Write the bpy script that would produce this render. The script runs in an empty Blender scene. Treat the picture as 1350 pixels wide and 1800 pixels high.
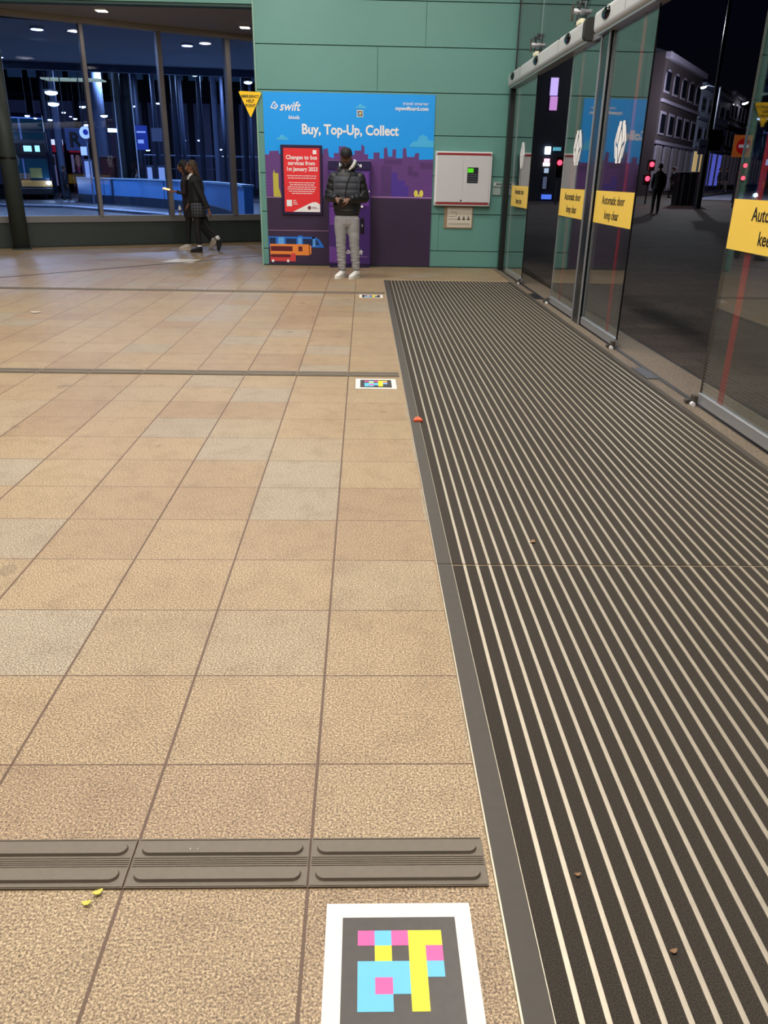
import bpy, bmesh, math, random
from mathutils import Vector, Matrix, Euler
random.seed(7)
sc = bpy.context.scene
C = sc.collection
PI = math.pi

# ------------------------------------------------------------------ camera
F, PITCH, YAW, ROLL, CH = 1378.645, 0.4036489, 0.0302105, 0.0179862, 1.431227
cy, sy, cp, sp = math.cos(YAW), math.sin(YAW), math.cos(PITCH), math.sin(PITCH)
FW = Vector((sy*cp, cy*cp, -sp)); RT0 = Vector((cy, -sy, 0)); UP0 = RT0.cross(FW)
RT = math.cos(ROLL)*RT0 + math.sin(ROLL)*UP0
UP = -math.sin(ROLL)*RT0 + math.cos(ROLL)*UP0
cd = bpy.data.cameras.new('camera'); cam = bpy.data.objects.new('camera', cd); C.objects.link(cam)
cam.matrix_world = Matrix(((RT.x, UP.x, -FW.x, 0), (RT.y, UP.y, -FW.y, 0), (RT.z, UP.z, -FW.z, CH), (0, 0, 0, 1)))
cd.sensor_fit = 'HORIZONTAL'; cd.sensor_width = 36; cd.lens = F/1350*36
cd.clip_start = 0.05; cd.clip_end = 600
sc.camera = cam

# ------------------------------------------------------------------ view, world
sc.view_settings.view_transform = 'Standard'; sc.view_settings.look = 'None'
sc.view_settings.gamma = 1; sc.view_settings.use_curve_mapping = False
sc.view_settings.exposure = 0.0
w = bpy.data.worlds.new('night_sky'); sc.world = w; w.use_nodes = True
nt = w.node_tree; bg = nt.nodes['Background']
tc = nt.nodes.new('ShaderNodeTexCoord'); sx = nt.nodes.new('ShaderNodeSeparateXYZ'); cr = nt.nodes.new('ShaderNodeValToRGB')
nt.links.new(tc.outputs['Generated'], sx.inputs[0]); nt.links.new(sx.outputs['Z'], cr.inputs[0]); nt.links.new(cr.outputs[0], bg.inputs[0])
cr.color_ramp.elements[0].color = (0.0016, 0.0016, 0.0022, 1); cr.color_ramp.elements[1].color = (0.0006, 0.0011, 0.0055, 1)
cr.color_ramp.elements[0].position = 0.0; cr.color_ramp.elements[1].position = 0.35
bg.inputs[1].default_value = 1.0

# ------------------------------------------------------------------ lights (most stand where a fitting hangs, the rest are added fill)
def area(loc, size, power, col=(1, 0.93, 0.84), rot=(0, 0, 0), sizey=None):
    l = bpy.data.lights.new('light', 'AREA'); l.energy = power; l.color = col
    l.size = size
    if sizey: l.shape = 'RECTANGLE'; l.size_y = sizey
    o = bpy.data.objects.new('light', l); C.objects.link(o); o.location = loc; o.rotation_euler = rot
    return o
def point(loc, power, col=(1, 1, 1), r=0.08):
    l = bpy.data.lights.new('light', 'POINT'); l.energy = power; l.color = col; l.shadow_soft_size = r
    o = bpy.data.objects.new('light', l); C.objects.link(o); o.location = loc
    return o
WARM = (1, 0.94, 0.87)
CEIL_Z = 5.6
HALL_LAMPS = [(x, y) for y in (1.0, 4.6, 8.2, 11.6) for x in (-4.6, -1.4, 1.3)]
HALL_POWER = {1.0: 122, 4.6: 106, 8.2: 90, 11.6: 84}
SOFFIT_LAMPS = [(-4.72, 16.55), (-2.36, 17.95), (-7.0, 15.1)]
for x, y in HALL_LAMPS:
    area((x, y, CEIL_Z-0.075), 0.55, HALL_POWER[y]*(0.62 if x > 0 and y > 8 else 0.72 if x < -4 and y > 11 else 1.04 if y > 8 else 1.0), WARM)
for x, y in SOFFIT_LAMPS:
    area((x, y, 4.06), 0.2, 13, (1, 0.9, 0.78))
# bus concourse side
COOL = (0.76, 0.87, 1.0)
for x, y in ((-7.5, 21), (-4.5, 23), (-10.5, 26)):
    area((x, y, 4.2), 0.35, 120, COOL)
for x, y in ((-16, 38), (-9, 36), (-4, 34), (-15, 52), (-8, 52)):
    area((x, y, 6.9), 0.8, 900, COOL)  # broad stand-ins for the concourse lamps; no fitting hangs at these spots
# street side
point((19.2, 50, 6.1), 1100, (0.9, 0.92, 1.0), 0.15)
point((33.0, 78, 8.1), 1500, (0.9, 0.92, 1.0), 0.15)
point((25.0, 52.0, 7.5), 420, (0.85, 0.9, 1.0), 0.2)  # added fill for the house fronts, no fitting here
point((13.5, 38.0, 7.5), 380, (0.85, 0.9, 1.0), 0.2)  # added fill for the pavement, without a lamp fitting

# ------------------------------------------------------------------ materials
def lin(c):
    return tuple(((v/255)/12.92 if v/255 <= 0.04045 else ((v/255+0.055)/1.055)**2.4) for v in c)
MATS = {}
def mat(name, rgb, rough=0.5, metal=0.0, noise=0.0, scale=20, bump=0.0, emit=None, es=1.0, spec=0.5, coat=0.0):
    if name in MATS: return MATS[name]
    m = bpy.data.materials.new(name); m.use_nodes = True; n = m.node_tree; b = n.nodes['Principled BSDF']
    c = lin(rgb)
    b.inputs['Base Color'].default_value = (*c, 1); b.inputs['Roughness'].default_value = rough
    b.inputs['Metallic'].default_value = metal; b.inputs['Specular IOR Level'].default_value = spec
    b.inputs['Coat Weight'].default_value = coat
    if noise or bump:
        t = n.nodes.new('ShaderNodeTexCoord'); nz = n.nodes.new('ShaderNodeTexNoise')
        nz.inputs['Scale'].default_value = scale; nz.inputs['Detail'].default_value = 6
        n.links.new(t.outputs['Object'], nz.inputs['Vector'])
        if noise:
            r = n.nodes.new('ShaderNodeMixRGB'); r.inputs[1].default_value = (*[v*(1-noise) for v in c], 1)
            r.inputs[2].default_value = (*[min(1, v*(1+noise)) for v in c], 1)
            n.links.new(nz.outputs['Fac'], r.inputs[0]); n.links.new(r.outputs[0], b.inputs['Base Color'])
        if bump:
            bp = n.nodes.new('ShaderNodeBump'); bp.inputs['Strength'].default_value = bump; bp.inputs['Distance'].default_value = 0.01
            n.links.new(nz.outputs['Fac'], bp.inputs['Height']); n.links.new(bp.outputs[0], b.inputs['Normal'])
    if emit:
        b.inputs['Emission Color'].default_value = (*lin(emit), 1); b.inputs['Emission Strength'].default_value = es
    MATS[name] = m; return m

def glass(name, tint, rough=0.0):
    """architectural pane: Fresnel mirror over clear (tinted) transmission"""
    m = bpy.data.materials.new(name); m.use_nodes = True; n = m.node_tree; n.nodes.clear()
    out = n.nodes.new('ShaderNodeOutputMaterial'); mx = n.nodes.new('ShaderNodeMixShader')
    tr = n.nodes.new('ShaderNodeBsdfTransparent'); gl = n.nodes.new('ShaderNodeBsdfGlossy')
    gl.inputs['Roughness'].default_value = rough; gl.inputs['Color'].default_value = (1, 1, 1, 1)
    tr.inputs['Color'].default_value = (*tint, 1)
    ge = n.nodes.new('ShaderNodeNewGeometry'); ma = n.nodes.new('ShaderNodeMapRange')
    ma.inputs['To Min'].default_value = 1.52; ma.inputs['To Max'].default_value = 1/1.52
    fr = n.nodes.new('ShaderNodeFresnel')
    n.links.new(ge.outputs['Backfacing'], ma.inputs['Value']); n.links.new(ma.outputs[0], fr.inputs['IOR'])
    n.links.new(fr.outputs[0], mx.inputs[0]); n.links.new(tr.outputs[0], mx.inputs[1]); n.links.new(gl.outputs[0], mx.inputs[2])
    n.links.new(mx.outputs[0], out.inputs[0]); MATS[name] = m; return m
G_DOOR = glass('clear_door_glass', (0.93, 0.96, 0.95))
G_WIN = glass('blue_tinted_glass', (0.56, 0.66, 0.86))

def film(name, rgb, opacity):
    m = bpy.data.materials.new(name); m.use_nodes = True; n = m.node_tree; b = n.nodes['Principled BSDF']
    b.inputs['Base Color'].default_value = (*lin(rgb), 1); b.inputs['Roughness'].default_value = 0.4; b.inputs['Alpha'].default_value = opacity
    MATS[name] = m; return m

class N:
    """small node-maths helper"""
    def __init__(s, m): s.n = m.node_tree; 
    def m(s, op, a, b=None, c=None):
        x = s.n.nodes.new('ShaderNodeMath'); x.operation = op
        for i, v in enumerate((a, b, c)):
            if v is None: continue
            if isinstance(v, (int, float)): x.inputs[i].default_value = v
            else: s.n.links.new(v, x.inputs[i])
        return x.outputs[0]
    def mix(s, f, a, b):
        x = s.n.nodes.new('ShaderNodeMixRGB')
        for i, v in enumerate((f, a, b)):
            if isinstance(v, (int, float)): x.inputs[i].default_value = v
            elif isinstance(v, tuple): x.inputs[i].default_value = (*v, 1)
            else: s.n.links.new(v, x.inputs[i])
        return x.outputs[0]
    def noise(s, vec, scale, detail=4, rough=0.6):
        x = s.n.nodes.new('ShaderNodeTexNoise'); x.inputs['Scale'].default_value = scale; x.inputs['Detail'].default_value = detail
        x.inputs['Roughness'].default_value = rough; s.n.links.new(vec, x.inputs['Vector']); return x.outputs['Fac']
    def ramp(s, v, stops):
        x = s.n.nodes.new('ShaderNodeValToRGB'); s.n.links.new(v, x.inputs[0]); e = x.color_ramp.elements
        while len(e) < len(stops): e.new(0.5)
        for k, (p, c) in zip(e, stops): k.position = p; k.color = (*c, 1)
        return x.outputs[0]

def floor_material():
    m = bpy.data.materials.new('aggregate_paving'); m.use_nodes = True; h = N(m); n = m.node_tree; b = n.nodes['Principled BSDF']
    tc = n.nodes.new('ShaderNodeTexCoord'); sp_ = n.nodes.new('ShaderNodeSeparateXYZ'); n.links.new(tc.outputs['Object'], sp_.inputs[0])
    X, Y = sp_.outputs[0], sp_.outputs[1]; vec = tc.outputs['Object']
    # straight field
    u1 = h.m('DIVIDE', h.m('ADD', X, 0.1138+40), 0.4)
    blk = h.m('DIVIDE', h.m('SUBTRACT', Y, 1.255), 4.77)
    yy = h.m('MULTIPLY', h.m('FRACT', blk), 4.77)
    v1 = h.m('DIVIDE', h.m('ADD', h.m('SUBTRACT', yy, 0.394), 4.0), 0.4)
    # turned field beyond the dark channel
    a = math.radians(49)
    rx = h.m('ADD', h.m('MULTIPLY', X, math.cos(a)), h.m('MULTIPLY', Y, math.sin(a)))
    ry = h.m('SUBTRACT', h.m('MULTIPLY', Y, math.cos(a)), h.m('MULTIPLY', X, math.sin(a)))
    far1 = h.m('GREATER_THAN', h.m('SUBTRACT', h.m('SUBTRACT', Y, 11.9), h.m('MULTIPLY', h.m('ADD', X, 5.26), 1.19)), 0)
    far2 = h.m('MULTIPLY', h.m('GREATER_THAN', Y, 12.35), h.m('GREATER_THAN', X, -0.1))
    far = h.m('MAXIMUM', far1, far2)
    u = h.m('ADD', h.m('MULTIPLY', u1, h.m('SUBTRACT', 1, far)), h.m('MULTIPLY', h.m('DIVIDE', h.m('ADD', rx, 40), 0.4), far))
    v = h.m('ADD', h.m('MULTIPLY', v1, h.m('SUBTRACT', 1, far)), h.m('MULTIPLY', h.m('DIVIDE', h.m('ADD', ry, 40), 0.4), far))
    def edge(t):
        f = h.m('FRACT', t); return h.m('MULTIPLY', h.m('MINIMUM', f, h.m('SUBTRACT', 1, f)), 0.4)
    eu, ev = edge(u), edge(v)
    j = h.m('MAXIMUM', h.m('MULTIPLY', h.m('LESS_THAN', eu, 0.0040), h.m('LESS_THAN', X, 0.24)), h.m('LESS_THAN', ev, 0.0025))
    cb = n.nodes.new('ShaderNodeCombineXYZ'); n.links.new(h.m('FLOOR', u), cb.inputs[0]); n.links.new(h.m('ADD', h.m('FLOOR', v), h.m('MULTIPLY', h.m('FLOOR', blk), 31)), cb.inputs[1])
    wn = n.nodes.new('ShaderNodeTexWhiteNoise'); n.links.new(cb.outputs[0], wn.inputs[0])
    fine = h.noise(vec, 185, 3, 0.85); mid = h.noise(vec, 7, 5, 0.65); big = h.noise(vec, 0.9, 3, 0.5)
    grain = h.ramp(fine, [(0.38, lin((84, 68, 52))), (0.46, lin((150, 132, 110))), (0.54, lin((190, 171, 142))), (0.62, lin((240, 224, 194)))])
    tint = h.ramp(wn.outputs['Value'], [(0.0, lin((218, 203, 188))), (0.3, lin((230, 219, 201))), (0.8, lin((232, 224, 208))), (0.92, lin((222, 224, 226))), (1.0, lin((228, 232, 236)))])
    x = n.nodes.new('ShaderNodeMixRGB'); x.blend_type = 'MULTIPLY'; x.inputs[0].default_value = 0.9; n.links.new(grain, x.inputs[1]); n.links.new(tint, x.inputs[2])
    d = h.ramp(mid, [(0.3, (0.84, 0.82, 0.80)), (0.52, (1, 1, 1)), (0.75, (1.0, 1.0, 1.0))])
    y = n.nodes.new('ShaderNodeMixRGB'); y.blend_type = 'MULTIPLY'; y.inputs[0].default_value = 1.0; n.links.new(x.outputs[0], y.inputs[1]); n.links.new(d, y.inputs[2])
    d2 = h.ramp(big, [(0.35, (0.92, 0.90, 0.88)), (0.6, (1, 1, 1))])
    z = n.nodes.new('ShaderNodeMixRGB'); z.blend_type = 'MULTIPLY'; z.inputs[0].default_value = 1.0; n.links.new(y.outputs[0], z.inputs[1]); n.links.new(d2, z.inputs[2])
    stain = h.m('GREATER_THAN', h.noise(vec, 3.1, 2, 0.4), 0.735)
    z2 = h.mix(h.m('MULTIPLY', stain, 0.3), z.outputs[0], lin((70, 60, 50)))
    col = h.mix(h.m('MULTIPLY', j, 0.92), z2, lin((84, 58, 40)))
    n.links.new(col, b.inputs['Base Color']); b.inputs['Roughness'].default_value = 0.46; b.inputs['Specular IOR Level'].default_value = 0.45
    bp = n.nodes.new('ShaderNodeBump'); bp.inputs['Strength'].default_value = 0.25; bp.inputs['Distance'].default_value = 0.002
    n.links.new(h.m('SUBTRACT', fine, h.m('MULTIPLY', j, 1.5)), bp.inputs['Height']); n.links.new(bp.outputs[0], b.inputs['Normal'])
    return m
M_FLOOR = floor_material()

def speck(name, lo, hi, scale, rough=0.8, bump=0.4, tilex=None, joint=None, spec=0.3):
    m = bpy.data.materials.new(name); m.use_nodes = True; h = N(m); n = m.node_tree; b = n.nodes['Principled BSDF']
    tc = n.nodes.new('ShaderNodeTexCoord'); vec = tc.outputs['Object']
    f = h.noise(vec, scale, 4, 0.7); c = h.ramp(f, [(0.3, lin(lo)), (0.7, lin(hi))])
    g = h.noise(vec, 0.7, 3, 0.5); c2 = h.mix(h.m('MULTIPLY', g, 0.45), c, lin(tuple(v*0.45 for v in lo)))
    if tilex:
        s = n.nodes.new('ShaderNodeSeparateXYZ'); n.links.new(vec, s.inputs[0])
        bx_ = n.nodes.new('ShaderNodeTexBrick'); bx_.inputs['Scale'].default_value = 1; bx_.inputs['Brick Width'].default_value = tilex; bx_.inputs['Row Height'].default_value = tilex*0.66
        bx_.inputs['Mortar Size'].default_value = 0.006; bx_.inputs['Color1'].default_value = (1, 1, 1, 1); bx_.inputs['Color2'].default_value = (0.72, 0.70, 0.70, 1); bx_.inputs['Mortar'].default_value = (0.3, 0.3, 0.3, 1)
        n.links.new(vec, bx_.inputs['Vector']); x = n.nodes.new('ShaderNodeMixRGB'); x.blend_type = 'MULTIPLY'; x.inputs[0].default_value = 1
        n.links.new(c2, x.inputs[1]); n.links.new(bx_.outputs[0], x.inputs[2]); c2 = x.outputs[0]
    n.links.new(c2, b.inputs['Base Color']); b.inputs['Roughness'].default_value = rough; b.inputs['Specular IOR Level'].default_value = spec
    bp = n.nodes.new('ShaderNodeBump'); bp.inputs['Strength'].default_value = bump; bp.inputs['Distance'].default_value = 0.003
    n.links.new(f, bp.inputs['Height']); n.links.new(bp.outputs[0], b.inputs['Normal'])
    MATS[name] = m; return m
M_CARPET = speck('ribbed_carpet_pile', (18, 16, 14), (92, 84, 74), 330, 0.95, 0.6)
M_TACT = mat('grey_brown_rubber', (108, 98, 84), 0.55, noise=0.12, scale=60, bump=0.1)
M_BRONZE = mat('weathered_bronze_frame', (68, 62, 54), 0.6, 0.0, noise=0.15, scale=25)
M_ALU = mat('worn_aluminium', (186, 176, 158), 0.42, 0.55, noise=0.12, scale=30)
M_ALU2 = mat('brushed_aluminium', (170, 172, 176), 0.38, 0.6)
M_HEAD = mat('pale_grey_powder_coat', (186, 188, 190), 0.4)
M_BLACK = mat('black_plastic', (14, 14, 15), 0.35)
M_GLOSSB = mat('black_lens', (6, 6, 8), 0.1)
M_WHITE = mat('white_enamel', (222, 222, 224), 0.4)
M_GREEN = mat('sea_green_panel', (96, 148, 140), 0.42, noise=0.07, scale=1.3, spec=0.5)
M_GREEND = mat('dark_green_joint', (30, 62, 56), 0.6)
M_DKGREY = mat('dark_green_grey_paint', (52, 62, 61), 0.55, noise=0.05, scale=3)
M_MULL = mat('pale_grey_mullion', (126, 122, 126), 0.45, 0.2)
M_SILL = mat('grey_sill_metal', (128, 127, 128), 0.45, 0.2)
M_SOFF = mat('off_white_plaster', (158, 152, 146), 0.7, noise=0.05, scale=3)
M_CEIL = mat('ceiling_plaster', (90, 90, 88), 0.8)
M_YELL = mat('yellow_sign_vinyl', (244, 206, 84), 0.45)
M_YEL2 = mat('yellow_enamel', (250, 204, 20), 0.4)
M_TXTB = mat('black_lettering', (12, 12, 12), 0.5)
M_TXTW = mat('white_lettering', (240, 240, 240), 0.5)
M_LAMP = mat('lit_diffuser', (255, 255, 255), 0.5, emit=(255, 246, 232), es=14)
M_LAMPC = mat('lit_cool_diffuser', (255, 255, 255), 0.5, emit=(226, 238, 255), es=16)

# ------------------------------------------------------------------ mesh helpers
def new(): return bmesh.new()
def box(bm, x0, x1, y0, y1, z0, z1, bev=0.0, M=None):
    r = bmesh.ops.create_cube(bm, size=1); vs = r['verts']
    for v in vs:
        v.co = Vector(((x0+x1)/2+v.co.x*abs(x1-x0), (y0+y1)/2+v.co.y*abs(y1-y0), (z0+z1)/2+v.co.z*abs(z1-z0)))
    if bev:
        es = list({e for v in vs for e in v.link_edges})
        r2 = bmesh.ops.bevel(bm, geom=es, offset=bev, segments=3, affect='EDGES', profile=0.5)
        vs = list({v for f in r2['faces'] for v in f.verts} | {v for v in vs if v.is_valid})
    if M is not None: bmesh.ops.transform(bm, matrix=M, verts=vs)
    return bm
def cyl(bm, p, q, r0, r1=None, seg=20):
    p, q = Vector(p), Vector(q); d = q-p; r1 = r0 if r1 is None else r1
    M = Matrix.Translation((p+q)/2) @ d.to_track_quat('Z', 'Y').to_matrix().to_4x4()
    bmesh.ops.create_cone(bm, cap_ends=True, segments=seg, radius1=r0, radius2=r1, depth=d.length, matrix=M); return bm
def sph(bm, c, r, M=None, seg=18):
    rr = r if isinstance(r, (tuple, list)) else (r, r, r)
    T = Matrix.Translation(c) @ (M or Matrix()) @ Matrix.Diagonal((*rr, 1))
    bmesh.ops.create_uvsphere(bm, u_segments=seg, v_segments=max(8, seg*2//3), radius=1, matrix=T); return bm
def prism(bm, pts, a, b, axis='y'):
    """outline (2D) extruded: axis y -> pts are (x,z), axis x -> (y,z), axis z -> (x,y)"""
    def P(u, v, w): return {'y': (u, w, v), 'x': (w, u, v), 'z': (u, v, w)}[axis]
    v0 = [bm.verts.new(P(u, v, a)) for u, v in pts]; v1 = [bm.verts.new(P(u, v, b)) for u, v in pts]
    bm.faces.new(v0); bm.faces.new(v1[::-1]); k = len(pts)
    for i in range(k): bm.faces.new((v0[i], v0[(i+1) % k], v1[(i+1) % k], v1[i]))
    bmesh.ops.recalc_face_normals(bm, faces=bm.faces[:]); return bm
def tube(bm, pts, seg=16, cap=True):
    """pts: (x,y,z,rx[,ry]) closed tube with elliptical sections; rx is along world X-ish side"""
    rings = []; n = len(pts); P = [Vector(p[:3]) for p in pts]
    for i, p in enumerate(pts):
        if i == 0: t = P[1]-P[0]
        elif i == n-1: t = P[-1]-P[-2]
        else: t = (P[i+1]-P[i]).normalized()+(P[i]-P[i-1]).normalized()
        t.normalize(); ref = Vector((1, 0, 0)) if abs(t.x) < 0.85 else Vector((0, 1, 0))
        s = (ref-t*ref.dot(t)).normalized(); u = t.cross(s)
        rx = p[3]; ry = p[4] if len(p) > 4 else rx
        rings.append([bm.verts.new(P[i]+s*rx*math.cos(2*PI*k/seg)+u*ry*math.sin(2*PI*k/seg)) for k in range(seg)])
    for a, b in zip(rings, rings[1:]):
        for k in range(seg): bm.faces.new((a[k], a[(k+1) % seg], b[(k+1) % seg], b[k]))
    for ring, e, sgn in ((rings[0], 0, -1), (rings[-1], -1, 1)):
        c = bm.verts.new(P[e])
        # rounded cap
        for k in range(seg):
            f = (ring[k], ring[(k+1) % seg], c); bm.faces.new(f if sgn > 0 else f[::-1])
    bmesh.ops.recalc_face_normals(bm, faces=bm.faces[:])
    return bm
def wloc(o):
    v = Vector((0, 0, 0))
    while o is not None: v += o.location; o = o.parent
    return v
def obj(name, bm, m, parent=None, local=False, smooth=False, label=None):
    me = bpy.data.meshes.new(name)
    if not local and parent is not None: bmesh.ops.translate(bm, verts=bm.verts, vec=-wloc(parent))
    bm.to_mesh(me); bm.free(); me.materials.append(m)
    if smooth:
        for p in me.polygons: p.use_smooth = True
    o = bpy.data.objects.new(name, me); C.objects.link(o); o.parent = parent
    if label: o['label'] = label
    return o
def tag(o, label, cat, group=None, kind=None):
    o['label'] = label; o['category'] = cat
    if group: o['group'] = group
    if kind: o['kind'] = kind
    return o
def thing(name, label, cat, loc=(0, 0, 0), rz=0, group=None):
    o = bpy.data.objects.new(name, None); o.empty_display_size = 0.2; C.objects.link(o); o.location = loc; o.rotation_euler = (0, 0, rz)
    return tag(o, label, cat, group)
def struct(name, bm, m, parent=None, **k):
    o = obj(name, bm, m, parent, **k)
    if parent is None: o['kind'] = 'structure'
    return o
def dup(root, loc=None, rz=None, label=None):
    r = root.copy(); C.objects.link(r)
    if loc is not None: r.location = loc
    if rz is not None: r.rotation_euler = (0, 0, rz)
    if label: r['label'] = label
    for ch in root.children:
        c = ch.copy(); C.objects.link(c); c.parent = r
        for g in ch.children:
            d = g.copy(); C.objects.link(d); d.parent = c
    return r
R_FRONT = Matrix(((1, 0, 0, 0), (0, 0, -1, 0), (0, 1, 0, 0), (0, 0, 0, 1)))      # faces -Y
R_SIDE = Matrix(((0, 0, -1, 0), (-1, 0, 0, 0), (0, 1, 0, 0), (0, 0, 0, 1)))      # faces -X, reads from far to near
def text(name, body, size, loc, R, m, parent, bold=0.0, align='CENTER', shear=0.0, xs=1.0, depth=0.001, sp=1.0, line=1.0, local=False):
    cu = bpy.data.curves.new(name, 'FONT'); cu.body = body; cu.size = size; cu.align_x = align; cu.extrude = depth
    cu.offset = bold; cu.shear = shear; cu.space_character = sp; cu.space_line = line; cu.resolution_u = 3
    t = bpy.data.objects.new(name, cu); C.objects.link(t)
    dg = bpy.context.evaluated_depsgraph_get(); me = bpy.data.meshes.new_from_object(t.evaluated_get(dg))
    C.objects.unlink(t); bpy.data.objects.remove(t)
    me.transform(Matrix.Translation(loc) @ R @ Matrix.Diagonal((xs, 1, 1, 1)))
    if not local and parent is not None: me.transform(Matrix.Translation(-wloc(parent)))
    me.materials.clear(); me.materials.append(m); me.name = name
    o = bpy.data.objects.new(name, me); C.objects.link(o); o.parent = parent
    return o
def organic(name, bm, m, parent, voxel=0.01, sm=4, local=True):
    """overlapping closed volumes fused into ONE continuous skin"""
    o = obj(name, bm, m, parent, local=local, smooth=True)
    r = o.modifiers.new('fuse', 'REMESH'); r.mode = 'VOXEL'; r.voxel_size = voxel; r.use_smooth_shade = True
    if sm:
        s = o.modifiers.new('soften', 'SMOOTH'); s.factor = 0.5; s.iterations = sm
    return o
def ray(x, y, Y):
    """world point at depth Y for a pixel of the 1350x1800 photograph, used to measure the place"""
    d = FW*F + RT*(x-675) - UP*(y-900); t = Y/d.y; return Vector((0, 0, CH)) + d*t

# ================================================================== SETTING
DX = 2.34            # plane of the sliding doors
WY = 14.18           # face of the green wall
b = new(); prism(b, [(-16, -3), (2.62, -3), (2.62, 14.6), (-1.2, 20.1), (-16, 11.8)], -0.3, 0.0, 'z'); struct('floor', b, M_FLOOR)
b = new(); box(b, -16, 2.75, -3, 14.3, CEIL_Z, CEIL_Z+0.2); struct('ceiling', b, M_CEIL)

# green panelled wall, laid in courses with open joints and a few butt joints
b = new(); box(b, -1.72, 2.42, WY+0.02, 14.44, 0, CEIL_Z); gw = struct('wall_back', b, M_GREEND)
zs = [0.0, 0.274, 0.868, 1.463, 2.064, 2.681, 3.315, 3.932, 4.55, 5.15, CEIL_Z]
b = new(); vj = {1: [1.27], 6: [0.95], 7: [-0.56], 8: [1.0], 5: [0.2], 2: [], 3: []}
for i, (a, c) in enumerate(zip(zs, zs[1:])):
    xs = [-1.72]+vj.get(i, [])+[2.42]
    for p, q in zip(xs, xs[1:]): box(b, p+0.002, q-0.002, WY, WY+0.05, a+0.006, c-0.006, 0.003)
obj('wall_panel', b, M_GREEN, gw)
b = new(); box(b, -1.73, 2.42, WY-0.012, WY+0.02, 0, 0.02); obj('skirting', b, M_GREEND, gw)
b = new(); box(b, -1.745, -1.715, WY-0.015, 14.46, 0, CEIL_Z, 0.004); obj('corner_trim', b, mat('pale_green_trim', (128, 168, 152), 0.4), gw)

# green fascia above the opening to the window bay, soffit behind it
b = new(); box(b, -16, -1.72, WY, WY+0.22, 3.84, CEIL_Z, 0.003); fas = struct('trim_1', b, M_GREEN)
b = new(); box(b, -16, -1.72, WY+0.02, WY+0.2, 3.80, 3.842); obj('shadow_gap', b, M_GREEND, fas)
WA = Vector((-6.709, 16.811, 0)); WB = Vector((-2.257, 19.304, 0)); WD = (WB-WA).normalized(); WN = Vector((WD.y, -WD.x, 0))
ang = math.atan2(WD.y, WD.x)
def onw(s, off, z): return WA + WD*s + WN*off + Vector((0, 0, z))      # off>0 is towards the hall
S0, S1 = -10.5, 6.6
def wbox(bm, s0, s1, o0, o1, z0, z1, bev=0.0):
    M = Matrix.Translation(WA) @ Matrix.Rotation(ang, 4, 'Z')
    return box(bm, s0, s1, -o1, -o0, z0, z1, bev, M)
b = new()
p0, p1 = onw(S0, -0.1, 0), onw(S1, -0.1, 0)
prism(b, [(p0.x, p0.y), (p0.x, WY+0.1), (-1.4, WY+0.1), (-1.4, p1.y-0.4), (p1.x, p1.y)], 4.11, 4.3, 'z'); struct('ceiling.001', b, M_SOFF)
b = new(); wbox(b, S0, S1, -0.05, 0.14, 4.02, 4.112, 0.01); struct('trim_2', b, M_SOFF)
# plinth and sill
b = new(); wbox(b, S0, S1, -0.12, 0.0, 0, 0.47, 0.005); pl = struct('wall_left', b, M_DKGREY)
b = new(); wbox(b, S0, S1, -0.14, 0.03, 0.47, 0.60, 0.01); obj('sill', b, M_SILL, pl)
b = new(); wbox(b, S0, S1, -0.10, 0.02, 0.0, 0.03); obj('skirting', b, mat('dark_skirting', (40, 46, 42), 0.6), pl)
# mullions and panes between them
mul = [-10.4, -8.2, -6.0, -3.8, -1.55, 1.455, 2.94, 4.38, 6.35]
wid = {1.455: 0.075, 2.94: 0.09, 4.38: 0.105}
for i, (a, c) in enumerate(zip(mul, mul[1:])):
    b = new(); wbox(b, a+0.03, c-0.03, -0.062, -0.050, 0.60, 4.02); wp = struct('window_%d' % (i+1), b, G_WIN)
    hw = wid.get(c, 0.08)/2
    b = new(); wbox(b, c-hw, c+hw, -0.13, 0.05, 0.58, 4.03, 0.008); obj('mullion', b, M_MULL, wp)
b = new(); wbox(b, mul[0]-0.04, mul[0]+0.04, -0.13, 0.03, 0.6, 4.03); obj('mullion', b, M_MULL, bpy.data.objects['window_1'])

# round column
t = thing('column', 'dark grey round column in front of the windows at the left edge', 'column', (-6.75, 16.46, 0))
b = new(); cyl(b, (-6.75, 16.46, 0), (-6.75, 16.46, 4.11), 0.155, seg=40); obj('shaft', b, M_DKGREY, t, smooth=True)
b = new(); cyl(b, (-6.75, 16.46, 0), (-6.75, 16.46, 0.03), 0.185, seg=40); obj('base_collar', b, M_DKGREY, t)
b = new(); cyl(b, (-6.75, 16.46, 1.62), (-6.75, 16.46, 1.66), 0.158, seg=40); obj('joint_ring', b, M_BLACK, t)

# dark channel crossing the paving at the bay
def gbox(bm, p, q, wdt, z0, z1):
    p, q = Vector((*p, 0)), Vector((*q, 0)); d = q-p
    M = Matrix.Translation(p) @ Matrix.Rotation(math.atan2(d.y, d.x), 4, 'Z')
    return box(bm, 0, d.length, -wdt/2, wdt/2, z0, z1, 0, M)
b = new(); gbox(b, (-5.9, 11.13), (-1.75, 16.1), 0.05, -0.01, 0.003)
tag(obj('drain_channel', b, mat('dark_channel', (72, 58, 50), 0.6)), 'narrow dark drain channel crossing the paving diagonally towards the kiosk wall', 'drain')

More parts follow.
